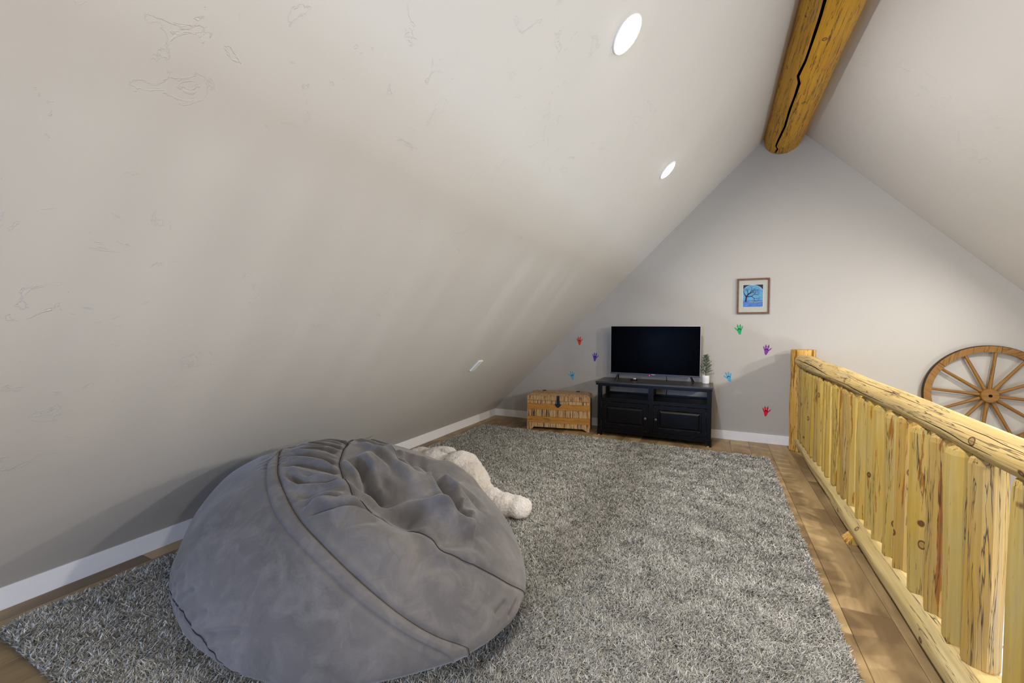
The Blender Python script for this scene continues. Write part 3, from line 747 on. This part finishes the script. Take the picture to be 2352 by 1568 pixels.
def remote():
    e = thing('remote_puck', 'small black glossy rounded gadget lying on the cabinet top', 'gadget', (-.853, 5.09, .632), .3)
    prof = [(.001, .0), (.036, .0), (.042, .006), (.042, .012), (.034, .019), (.02, .022), (.001, .023)]
    o = MB().lathe(prof, 28).build('body', plain('gloss_black', srgb(12, 12, 14), .18, .5), e, 'auto'); o.scale = (1, .62, 1)
    b = MB().lathe([(.019, .019), (.019, .024), (.015, .0265), (.001, .027)], 20, (.008, 0, 0)).build('glint_disc', plain('painted_glint', srgb(235, 235, 240), .3, .5, .1), e, 'auto')  # pale disc painted in for the white highlight on the gadget
remote()

# ------------------------------------------------------------ small potted tree
def potted_tree():
    e = thing('potted_tree', 'tiny artificial evergreen in a white pot on the cabinet top', 'plant', (-.085, 5.19, .632))
    MB().lathe([(.030, 0), (.036, .003), (.038, .05), (.038, .088), (.036, .091), (.033, .090), (.032, .078), (.001, .078)], 32).build('pot', plain('white_ceramic', srgb(222, 220, 218), .45, .4, nz=.02), e, 'auto')
    MB().lathe([(.032, .076), (.02, .080), (.001, .081)], 20).build('soil', plain('dark_soil', srgb(58, 46, 36), .95, .05), e)
    MB().tube([(0, 0, .07), (.002, 0, .18), (0, .001, .325)], [.004, .003, .0015], 8).build('trunk', plain('twig_bark', srgb(86, 70, 52), .8, .1), e)
    rg = random.Random(9); mats = [plain('needle_dark', srgb(66, 84, 58), .7, .2), plain('needle_mid', srgb(98, 118, 80), .7, .2), plain('needle_frost', srgb(190, 200, 188), .7, .2)]
    sprigs = []
    for k in range(64):
        t = (k+.5)/64; z = .098+.215*t; L = (.078*(1-t)**.8+.014)*rg.uniform(.75, 1.12); a = k*2.4+rg.uniform(-.3, .3)
        m = MB(); up = rg.uniform(.15, .55)+t*.6; d = Vector((math.cos(a), math.sin(a), up)).normalized()
        p0 = Vector((0, 0, z)); n = 7
        m.tube([p0, p0+d*L], [.0012, .0006], 4, 0)
        for j in range(n):
            q = p0+d*L*(.2+.8*(j+1)/n)
            for s in range(4):
                sd = Vector((rg.uniform(-1, 1), rg.uniform(-1, 1), rg.uniform(-.4, 1))).normalized(); sd = (sd+d*.6).normalized(); l = rg.uniform(.010, .018)
                w_ = sd.cross(Vector((rg.random(), rg.random(), rg.random()))).normalized()*.0022
                mi = 2 if rg.random() < .22 else (1 if rg.random() < .5 else 0)
                m.add([q, q+sd*l*.5+w_, q+sd*l, q+sd*l*.5-w_], [(0, 1, 2, 3)], mi)
        sprigs.append(m)
    for m in sprigs: m.build('sprig', mats, e, fix=False)
potted_tree()

# ------------------------------------------------------------ bean bag
BANDL= [[-2.014, 1.463, 0.613], [-1.892, 1.317, 0.631], [-1.837, 1.241, 0.625], [-1.741, 1.17, 0.615], [-1.63, 1.096, 0.592], [-1.472, 1.022, 0.546], [-1.324, 0.989, 0.497], [-1.156, 0.981, 0.426], [-1.015, 0.999, 0.348], [-0.881, 1.053, 0.255], [-0.796, 1.12, 0.181], [-0.811, 1.221, 0.095]]
BANDR= [[-1.989, 1.505, 0.621], [-2.014, 1.463, 0.613], [-1.973, 1.403, 0.623], [-1.763, 1.239, 0.634], [-1.635, 1.153, 0.615], [-1.399, 1.051, 0.551], [-1.234, 1.022, 0.49], [-1.076, 1.023, 0.415], [-0.924, 1.057, 0.319], [-0.828, 1.11, 0.242], [-0.766, 1.173, 0.185], [-0.779, 1.297, 0.095]]
SEAM= [[-1.782, 1.695, 0.631], [-1.631, 1.504, 0.665], [-1.557, 1.414, 0.662], [-1.486, 1.334, 0.649], [-1.408, 1.279, 0.63], [-1.349, 1.237, 0.609], [-1.312, 1.228, 0.599], [-1.277, 1.211, 0.585], [-1.226, 1.195, 0.565], [-1.184, 1.208, 0.554], [-1.16, 1.201, 0.543], [-1.137, 1.235, 0.543], [-1.091, 1.232, 0.522], [-1.027, 1.259, 0.497], [-0.978, 1.266, 0.469], [-0.941, 1.278, 0.448], [-0.91, 1.278, 0.426], [-0.855, 1.308, 0.388], [-0.805, 1.354, 0.348], [-0.759, 1.406, 0.298], [-0.718, 1.469, 0.233], [-0.705, 1.578, 0.14]]
SEAM2= [[-1.957, 0.918, 0.281], [-1.93, 0.901, 0.255], [-1.822, 0.854, 0.237], [-1.69, 0.816, 0.233], [-1.605, 0.801, 0.207], [-1.552, 0.796, 0.198], [-1.494, 0.793, 0.172], [-1.435, 0.804, 0.136], [-1.357, 0.811, 0.134]]
FOLDS=[
([[-1.764, 1.72, 0.626], [-1.533, 1.636, 0.643], [-1.397, 1.577, 0.633], [-1.278, 1.54, 0.609]], 0.016, 0.03),
([[-1.485, 1.397, 0.654], [-1.365, 1.35, 0.631], [-1.261, 1.312, 0.601], [-1.193, 1.318, 0.58]], 0.02, 0.032),
([[-1.465, 1.505, 0.651], [-1.295, 1.453, 0.619], [-1.164, 1.424, 0.578]], 0.025, 0.016),
([[-1.284, 1.663, 0.59], [-1.14, 1.563, 0.56], [-1.064, 1.523, 0.531], [-0.975, 1.482, 0.487], [-0.929, 1.5, 0.455]], 0.02, 0.034),
([[-1.017, 1.497, 0.509], [-0.957, 1.464, 0.476], [-0.93, 1.51, 0.455]], 0.035, 0.05),
([[-1.351, 1.065, 0.549], [-1.29, 1.104, 0.551], [-1.218, 1.169, 0.554], [-1.165, 1.203, 0.546]], 0.013, 0.018),
([[-1.822, 1.321, 0.644], [-1.644, 1.317, 0.656], [-1.478, 1.314, 0.646]], 0.012, 0.012),
([[-1.717, 1.235, 0.637], [-1.568, 1.255, 0.643], [-1.408, 1.279, 0.63]], 0.011, 0.011),
([[-1.639, 1.186, 0.626], [-1.516, 1.166, 0.615], [-1.418, 1.201, 0.613], [-1.337, 1.24, 0.607]], 0.012, 0.014),
([[-1.888, 1.386, 0.642], [-1.744, 1.406, 0.662], [-1.565, 1.402, 0.662]], 0.011, 0.012),
([[-1.982, 1.509, 0.623], [-1.785, 1.481, 0.66], [-1.578, 1.444, 0.664]], 0.01, 0.012),
([[-1.956, 1.542, 0.628], [-1.833, 1.576, 0.648], [-1.639, 1.533, 0.663]], 0.01, 0.012),
([[-0.931, 1.261, 0.437], [-0.886, 1.358, 0.422], [-0.819, 1.471, 0.368]], 0.035, 0.012),
([[-1.413, 1.8, 0.578], [-1.168, 1.637, 0.557], [-1.008, 1.611, 0.487], [-0.895, 1.656, 0.395]], 0.03, 0.012),
([[-1.487, 1.645, 0.636], [-1.27, 1.518, 0.609], [-1.147, 1.484, 0.57]], 0.028, 0.014),
([[-1.453, 1.737, 0.607], [-1.255, 1.612, 0.592], [-1.123, 1.527, 0.557]], 0.025, 0.013),
([[-1.403, 1.083, 0.568], [-1.348, 1.114, 0.57], [-1.257, 1.157, 0.562]], 0.014, 0.01),
([[-1.479, 1.113, 0.592], [-1.385, 1.145, 0.59], [-1.3, 1.206, 0.59]], 0.02, 0.008),
([[-1.114, 1.186, 0.519], [-1.155, 1.138, 0.519], [-1.212, 1.075, 0.513]], 0.022, 0.007),
([[-0.919, 1.19, 0.403], [-0.857, 1.259, 0.376], [-0.803, 1.343, 0.343]], 0.03, 0.006),
([[-1.351, 1.347, 0.628], [-1.173, 1.298, 0.57], [-1.077, 1.306, 0.531], [-0.997, 1.354, 0.497]], 0.095, 0.048),
([[-0.707, 1.416, 0.207], [-0.715, 1.326, 0.198]], 0.012, 0.006),
([[-0.696, 1.485, 0.176], [-0.693, 1.389, 0.16]], 0.012, 0.006),
([[-1.913, 0.895, 0.276], [-1.772, 0.868, 0.36]], 0.01, 0.002),
([[-1.815, 0.856, 0.276], [-1.712, 0.848, 0.348]], 0.01, 0.003),
([[-1.737, 0.829, 0.255], [-1.635, 0.829, 0.331]], 0.011, 0.006),
([[-1.552, 0.796, 0.198], [-1.424, 0.8, 0.25], [-1.339, 0.815, 0.268]], 0.014, 0.008),
([[-1.638, 0.806, 0.224], [-1.528, 0.808, 0.293]], 0.012, 0.006),
([[-1.524, 1.147, 0.609], [-1.447, 1.198, 0.617], [-1.323, 1.235, 0.603], [-1.23, 1.26, 0.583], [-1.15, 1.303, 0.562]], 0.022, -0.018),
([[-1.202, 1.224, 0.565], [-1.15, 1.303, 0.562], [-1.065, 1.379, 0.534], [-0.997, 1.404, 0.5], [-0.925, 1.465, 0.455], [-0.936, 1.597, 0.444]], 0.028, -0.022),
([[-1.381, 1.069, 0.557], [-1.277, 1.133, 0.56], [-1.19, 1.21, 0.557]], 0.016, -0.014),
([[-1.416, 1.831, 0.565], [-1.108, 1.583, 0.543], [-1.02, 1.561, 0.503], [-0.952, 1.599, 0.455], [-0.906, 1.614, 0.418]], 0.022, -0.014),
([[-1.652, 1.589, 0.657], [-1.395, 1.496, 0.64], [-1.204, 1.438, 0.592], [-1.118, 1.444, 0.56]], 0.02, -0.014),
([[-1.768, 1.271, 0.642], [-1.603, 1.285, 0.65], [-1.448, 1.296, 0.639]], 0.013, -0.01),
([[-1.672, 1.21, 0.633], [-1.522, 1.219, 0.631], [-1.38, 1.252, 0.619]], 0.012, -0.008),
([[-1.828, 1.343, 0.647], [-1.68, 1.356, 0.661], [-1.519, 1.36, 0.655]], 0.012, -0.009),
([[-1.42, 1.72, .60], [-1.25, 1.66, .57], [-1.10, 1.62, .52]], 0.12, 0.035),
]

BAG = [-1.5217, 1.4934, 0.1631, 0.8349, 0.6949, 0.5032, -0.1768, -0.2537, -0.1214, 2.309]
def bag_surf(S):
    cx, cy, cz, a, b, ct, yaw, kx, ky, e = BAG
    s = S; up = s[:, 2] > 0; rho = np.hypot(s[:, 0], s[:, 1])+1e-9
    zz = np.where(up, s[:, 2]*ct, 0); ang = np.arctan2(-s[:, 2], rho)
    den = (np.abs(np.cos(ang))**e+np.abs(np.sin(ang))**e)**(1/e)
    rr = np.where(up, rho, np.cos(ang)/den); zl_ = -np.sin(ang)/den*(cz-.03); zz = np.where(up, zz, zl_)
    x = a*rr*s[:, 0]/rho+kx*zz; y = b*rr*s[:, 1]/rho+ky*zz
    c, q = math.cos(yaw), math.sin(yaw)
    return np.stack([cx+c*x-q*y, cy+q*x+c*y, cz+zz], -1)
def polydist(P, pts):
    """distance of each P to a 3D polyline and the taper weight along it"""
    best = np.full(len(P), 1e9); tt = np.zeros(len(P)); pts = np.array(pts, float)
    L = np.concatenate([[0], np.cumsum(np.linalg.norm(np.diff(pts, axis=0), axis=1))])
    for k in range(len(pts)-1):
        a, b = pts[k], pts[k+1]; d = b-a; n2 = d@d+1e-12
        t = np.clip(((P-a)@d)/n2, 0, 1); dd = np.linalg.norm(P-(a+t[:, None]*d), axis=1)
        m = dd < best; best[m] = dd[m]; tt[m] = (L[k]+t[m]*math.sqrt(n2))/L[-1]
    return best, tt
def smooth_line(pts, n=6):
    """Catmull-Rom resample"""
    P = [np.array(p, float) for p in pts]; P = [2*P[0]-P[1]]+P+[2*P[-1]-P[-2]]; out = []
    for k in range(1, len(P)-2):
        for j in range(n):
            t = j/n; a, b, c, d = P[k-1:k+3]
            out.append(.5*((2*b)+(-a+c)*t+(2*a-5*b+4*c-d)*t*t+(-a+3*b-3*c+d)*t**3))
    out.append(P[-2]); return out
def bean_bag():
    NU, NV = 760, 350
    th = np.linspace(0, 2*np.pi, NU, endpoint=False); ph = np.linspace(-np.pi/2+.004, np.pi/2-.004, NV)
    # finer rows on the upper side
    ph = np.sign(ph)*np.abs(ph/(np.pi/2))**.93*(np.pi/2)
    T, PH = np.meshgrid(th, ph); S = np.stack([np.cos(PH)*np.cos(T), np.cos(PH)*np.sin(T), np.sin(PH)], -1).reshape(-1, 3)
    P = bag_surf(S)
    Pg = P.reshape(NV, NU, 3); dU = np.roll(Pg, -1, 1)-np.roll(Pg, 1, 1); dV = np.gradient(Pg, axis=0)
    N = np.cross(dU, dV).reshape(-1, 3); N /= np.linalg.norm(N, axis=1)[:, None]+1e-9
    disp = np.zeros(len(P))
    low = np.clip((P[:, 2]-.05)/.1, 0, 1)
    for k, (pts, w, d) in enumerate(FOLDS):
        w = w*1.0
        line = smooth_line(pts, 4); c = np.mean(line, 0); R_ = max(np.linalg.norm(q-c) for q in line)+w*4
        idx = np.where(np.linalg.norm(P-c, axis=1) < R_)[0]
        ds, t = polydist(P[idx], line); env = np.clip(np.minimum(t, 1-t)*4, 0, 1)**.8; env = np.where((t <= 0) | (t >= 1), 0, env)
        end = np.minimum(t, 1-t); env = np.clip(end/.22, 0, 1); env = env*env*(3-2*env)
        x = ds/w
        if d > 0: prof = -np.exp(-x**2)+.38*np.exp(-((x-1.9)/.9)**2)
        else: prof = np.exp(-x**2)
        disp[idx] += abs(d)*2.0*prof*env
    # seam stitch lines pull the cloth in
    for line_, w, d in ((SEAM, .007, .006), (SEAM2, .007, .006), (BANDR, .008, .006), (BANDL, .004, .002)):
        line = smooth_line(line_, 4); ds, t = polydist(P, line)
        disp -= d*np.exp(-(ds/w)**2); disp += .003*np.exp(-((ds-.018)/.012)**2)
    # puckers crossing the stitched edge of the band, strongest near its upper end
    line = smooth_line(BANDR, 4); ds, t = polydist(P, line)
    cb = np.array(BANDL[4]); side = np.linalg.norm(P-np.array([-1.1, 1.75, .5]), axis=1) < np.linalg.norm(np.array(line)[(t*(len(line)-1)).astype(int)]-np.array([-1.1, 1.75, .5]), axis=1)
    disp += np.where(side, .0045*np.sin(t*150+3*np.sin(t*31))*np.exp(-((ds-.02)/.05)**2)*np.clip(1-t/.75, 0, 1), 0)
    line = smooth_line(SEAM2, 4); ds, t = polydist(P, line)
    disp += .0018*np.sin(t*75+2*np.sin(t*17))*np.exp(-(ds/.05)**2)
    # slow lumps of the filling
    nz = np.array([noise.noise(Vector(p)*3.1)*.016+noise.noise(Vector(p)*7)*.004 for p in P[::1]])
    disp += nz
    disp *= low
    P2 = P+N*disp[:, None]
    P2[:, 2] = np.maximum(P2[:, 2], .026)
    me = bpy.data.meshes.new('bean_bag'); nv = len(P2)+2
    co = np.concatenate([P2, [P2[:NU].mean(0)], [P2[-NU:].mean(0)]])
    j = np.arange(NU); k = np.arange(NV-1)[:, None]
    q = np.stack([k*NU+j, k*NU+(j+1) % NU, (k+1)*NU+(j+1) % NU, (k+1)*NU+j], -1).reshape(-1, 4)
    t0 = np.stack([(j+1) % NU, j, np.full(NU, nv-2)], -1); t1 = np.stack([(NV-1)*NU+j, (NV-1)*NU+(j+1) % NU, np.full(NU, nv-1)], -1)
    me.vertices.add(nv); me.vertices.foreach_set('co', co.ravel())
    nl = len(q)*4+6*NU; me.loops.add(nl); me.loops.foreach_set('vertex_index', np.concatenate([q.ravel(), t0.ravel(), t1.ravel()]))
    nf = len(q)+2*NU; me.polygons.add(nf); me.polygons.foreach_set('loop_start', np.concatenate([np.arange(len(q))*4, len(q)*4+np.arange(2*NU)*3]))
    me.polygons.foreach_set('loop_total', np.concatenate([np.full(len(q), 4), np.full(2*NU, 3)])); me.update(calc_edges=True); me.validate()
    e = thing('bean_bag', 'huge wrinkled grey suede bean bag sagging on the shag rug', 'bean bag', (BAG[0], BAG[1], .03))
    body = new_obj('cover', me, M_suede, e, True); body.matrix_parent_inverse = Matrix.Translation((-BAG[0], -BAG[1], -.03))
    def on_surface(p):      # nearest displaced surface point and normal
        d = np.linalg.norm(P-np.array(p), axis=1); i = int(np.argmin(d)); return P2[i], N[i]
    def fix(o): o.matrix_parent_inverse = Matrix.Translation((-BAG[0], -BAG[1], -.03)); return o
    # stitched reinforcing band
    a = smooth_line(BANDL, 6); b = smooth_line(BANDR, 6); n = 110
    def resample(l, n):
        l = np.array(l); s = np.concatenate([[0], np.cumsum(np.linalg.norm(np.diff(l, axis=0), axis=1))]); x = np.linspace(0, s[-1], n)
        return np.stack([np.interp(x, s, l[:, k]) for k in range(3)], -1)
    a = resample(a, n); b = resample(b, n); W_ = 9; vs = []; fs = []
    for k in range(n):
        for m in range(W_):
            p = a[k]*(1-m/(W_-1))+b[k]*m/(W_-1); q, nn = on_surface(p)
            d = np.linalg.norm(P-p, axis=1); ii = np.argpartition(d, 10)[:10]; q = P2[ii].mean(0); nn = N[ii].mean(0); nn = nn/np.linalg.norm(nn)
            qq = p+nn*np.dot(q-p, nn)
            off = (.0035 if 0 < m < W_-1 else -.003)+(.002 if m in (1, W_-2) else 0)
            vs.append(tuple(qq+nn*off))
    for k in range(n-1):
        for m in range(W_-1): fs.append((k*W_+m, k*W_+m+1, (k+1)*W_+m+1, (k+1)*W_+m))
    o = fix(MB().add(vs, fs).build('band', M_suede, e, True))
    for nm, ln, rad in (('seam', SEAM, .0014), ('seam', SEAM2, .0014), ('stitching', BANDR, .0008)):
        pts = []
        for p in resample(smooth_line(ln, 6), 150):
            d = np.linalg.norm(P-p, axis=1); ii = np.argpartition(d, 6)[:6]; q = P2[ii].mean(0); nn = N[ii].mean(0); nn /= np.linalg.norm(nn)
            pts.append(tuple(p+nn*(np.dot(q-p, nn)+(.003 if nm == 'seam' else .0035))))
        fix(MB().tube(pts, rad, 6).build(nm, M_thread, e, True))
    # two loose thread ends at the top
    q0 = np.array(SEAM[0])+np.array([.05, .03, 0]); q0, nn = on_surface(q0); m = MB()
    m.tube([q0, q0+[.010, .004, .018], q0+[.030, .012, .020], q0+[.045, .02, .032]], .0007, 5); m.tube([q0+[.008, 0, 0], q0+[.022, .004, .016], q0+[.034, .01, .004]], .0007, 5)
    fix(m.build('loose_thread', M_thread, e, True))
    return P2
BAGP = bean_bag()

# ------------------------------------------------------------ shag rug
def rug():
    X0, X1, Y0, Y1 = -2.62, .48, .60, 4.64
    e = thing('shag_rug', 'large rectangular grey shag rug covering most of the loft floor', 'rug', ((X0+X1)/2, (Y0+Y1)/2, 0))
    inv = Matrix.Translation((-(X0+X1)/2, -(Y0+Y1)/2, 0))
    o = MB().box(X0+.01, X1-.01, Y0+.01, Y1-.01, .0008, .009).build('backing', M_rugback, e); o.matrix_parent_inverse = inv
    area_ = (X1-X0)*(Y1-Y0); n = 640000
    x = rng.uniform(X0, X1, n*2); y = rng.uniform(Y0, Y1, n*2)
    # uneven edges, rounded corners
    ex = np.minimum(x-X0, X1-x); ey = np.minimum(y-Y0, Y1-y)
    R_ = .07; cor = (ex < R_) & (ey < R_) & (np.hypot(R_-ex, R_-ey) > R_)
    dist = np.hypot(x, y-0); keep = (rng.random(n*2) < np.clip(1.75/dist, .22, 1)) & ~cor
    az = np.arctan2(x, y); keep &= (az < .50) & (az > -1.45)|(rng.random(n*2) < .10)
    # no pile where the bag presses it flat
    cx, cy = BAG[0]+.02, BAG[1]+.03; under = (((x-cx)/.66)**2+((y-cy)/.53)**2) < 1; keep &= ~under
    x, y, dist = x[keep][:n], y[keep][:n], dist[keep][:n]; n = len(x)
    # lean field: coherent flow broken up by clumps
    def field(s, o):
        g = 160; gx = np.linspace(X0, X1, g); gy = np.linspace(Y0, Y1, g)
        F_ = np.array([[noise.noise((a*s+o, b*s, o)) for a in gx] for b in gy])
        u_ = (x-X0)/(X1-X0)*(g-1.001); v_ = (y-Y0)/(Y1-Y0)*(g-1.001); i = u_.astype(int); j = v_.astype(int); fu = u_-i; fv = v_-j
        return F_[j, i]*(1-fu)*(1-fv)+F_[j, i+1]*fu*(1-fv)+F_[j+1, i]*(1-fu)*fv+F_[j+1, i+1]*fu*fv
    a = field(1.1, 3)*2+field(9, 11)*4+rng.normal(0, 1.7, n)
    h = .026*(1+.12*field(2.2, 31)+.3*field(14, 31)+rng.normal(0, .15, n)); lean = np.clip(.85+.15*field(1.6, 5)+rng.normal(0, .25, n), .1, 1.5)
    L = h*1.05; w_ = (.0018+.0006*np.clip(dist-1.5, 0, 4))*rng.uniform(.8, 1.3, n)
    dx, dy = np.cos(a), np.sin(a); px, py = -dy, dx; tw = rng.uniform(-1, 1, n); px2 = px*np.cos(tw)-py*np.sin(tw); py2 = px*np.sin(tw)+py*np.cos(tw)
    s1 = np.sin(lean*.35); c1 = np.cos(lean*.35); s2 = np.sin(lean*1.15); c2 = np.cos(lean*1.15)
    z0 = .006
    mx, my, mz = x+dx*s1*L*.55, y+dy*s1*L*.55, z0+c1*L*.55
    tx, ty, tz = mx+dx*s2*L*.55, my+dy*s2*L*.55, mz+np.maximum(c2*L*.45, .001)
    V = np.empty((n, 5, 3))
    V[:, 0] = np.stack([x-px2*w_*.9, y-py2*w_*.9, np.full(n, z0)], -1); V[:, 1] = np.stack([x+px2*w_*.9, y+py2*w_*.9, np.full(n, z0)], -1)
    V[:, 2] = np.stack([mx-px2*w_, my-py2*w_, mz], -1); V[:, 3] = np.stack([mx+px2*w_, my+py2*w_, mz], -1)
    V[:, 4] = np.stack([tx, ty, tz], -1)
    b = np.arange(n)[:, None]*5
    q = np.concatenate([b+[0, 1, 3, 2], b+[2, 3, 4]], 1)
    me = bpy.data.meshes.new('pile'); me.vertices.add(n*5); me.vertices.foreach_set('co', V.ravel())
    me.loops.add(n*7); me.loops.foreach_set('vertex_index', q.ravel().astype(np.int32)); me.polygons.add(n*2)
    me.polygons.foreach_set('loop_start', (np.arange(n)[:, None]*7+[0, 4]).ravel()); me.polygons.foreach_set('loop_total', np.tile([4, 3], n)); me.update(calc_edges=True)
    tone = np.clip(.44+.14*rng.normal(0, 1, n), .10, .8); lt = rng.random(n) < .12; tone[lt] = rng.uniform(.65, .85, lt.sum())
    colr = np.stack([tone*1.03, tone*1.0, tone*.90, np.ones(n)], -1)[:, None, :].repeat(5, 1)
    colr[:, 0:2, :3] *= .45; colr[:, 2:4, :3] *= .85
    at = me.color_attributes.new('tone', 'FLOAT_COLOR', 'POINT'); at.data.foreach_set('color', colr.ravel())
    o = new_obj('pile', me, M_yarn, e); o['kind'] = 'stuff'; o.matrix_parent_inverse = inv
rug()

# ------------------------------------------------------------ plush animal behind the bag
def plush_toy():
    e = thing('plush_animal', 'cream furry stuffed animal slumped on the rug behind the bean bag', 'stuffed toy', (-1.75, 2.62, .03))
    balls = [((-1.66, 2.60, .19), (.16, .15, .155)), ((-1.90, 2.68, .18), (.19, .17, .15)), ((-1.55, 2.56, .16), (.135, .12, .14)),
             ((-1.44, 2.50, .105), (.11, .10, .10)), ((-1.33, 2.47, .09), (.10, .085, .078)), ((-1.22, 2.45, .088), (.10, .085, .076)), ((-1.13, 2.455, .088), (.09, .085, .074)),
             ((-2.12, 2.74, .15), (.18, .16, .125)), ((-1.60, 2.42, .12), (.13, .10, .10))]
    bm = bmesh.new()
    for c, r_ in balls:
        mt = Matrix.Translation(c) @ Matrix.Diagonal((*r_, 1)); bmesh.ops.create_icosphere(bm, subdivisions=3, radius=1, matrix=mt)
    me = bpy.data.meshes.new('body'); bm.to_mesh(me); bm.free()
    o = new_obj('body', me, M_plush, e, True); o.matrix_parent_inverse = Matrix.Translation((1.75, -2.62, -.03))
    m = o.modifiers.new('Remesh', 'REMESH'); m.mode = 'VOXEL'; m.voxel_size = .009; m.use_smooth_shade = True
    m = o.modifiers.new('Smooth', 'SMOOTH'); m.iterations = 14; m.factor = .6
    tx = bpy.data.textures.new('plush_lumps', 'CLOUDS'); tx.noise_scale = .11
    m = o.modifiers.new('Lumps', 'DISPLACE'); m.texture = tx; m.strength = .028; m.mid_level = .5
    tx = bpy.data.textures.new('plush_fleece', 'CLOUDS'); tx.noise_scale = .012; tx.noise_depth = 2
    m = o.modifiers.new('Fleece', 'DISPLACE'); m.texture = tx; m.strength = .011; m.mid_level = .5
    bm = bmesh.new(); bmesh.ops.create_icosphere(bm, subdivisions=4, radius=1, matrix=Matrix.Translation((-1.81, 2.655, .318)) @ Matrix.Rotation(.5, 4, 'Z') @ Matrix.Diagonal((.055, .030, .026, 1)))
    for v in bm.verts: v.co += v.normal*.004*noise.noise(v.co*60)
    me = bpy.data.meshes.new('ear'); bm.to_mesh(me); bm.free()
    o = new_obj('ear', me, M_plush, e, True); o.matrix_parent_inverse = Matrix.Translation((1.75, -2.62, -.03))
plush_toy()
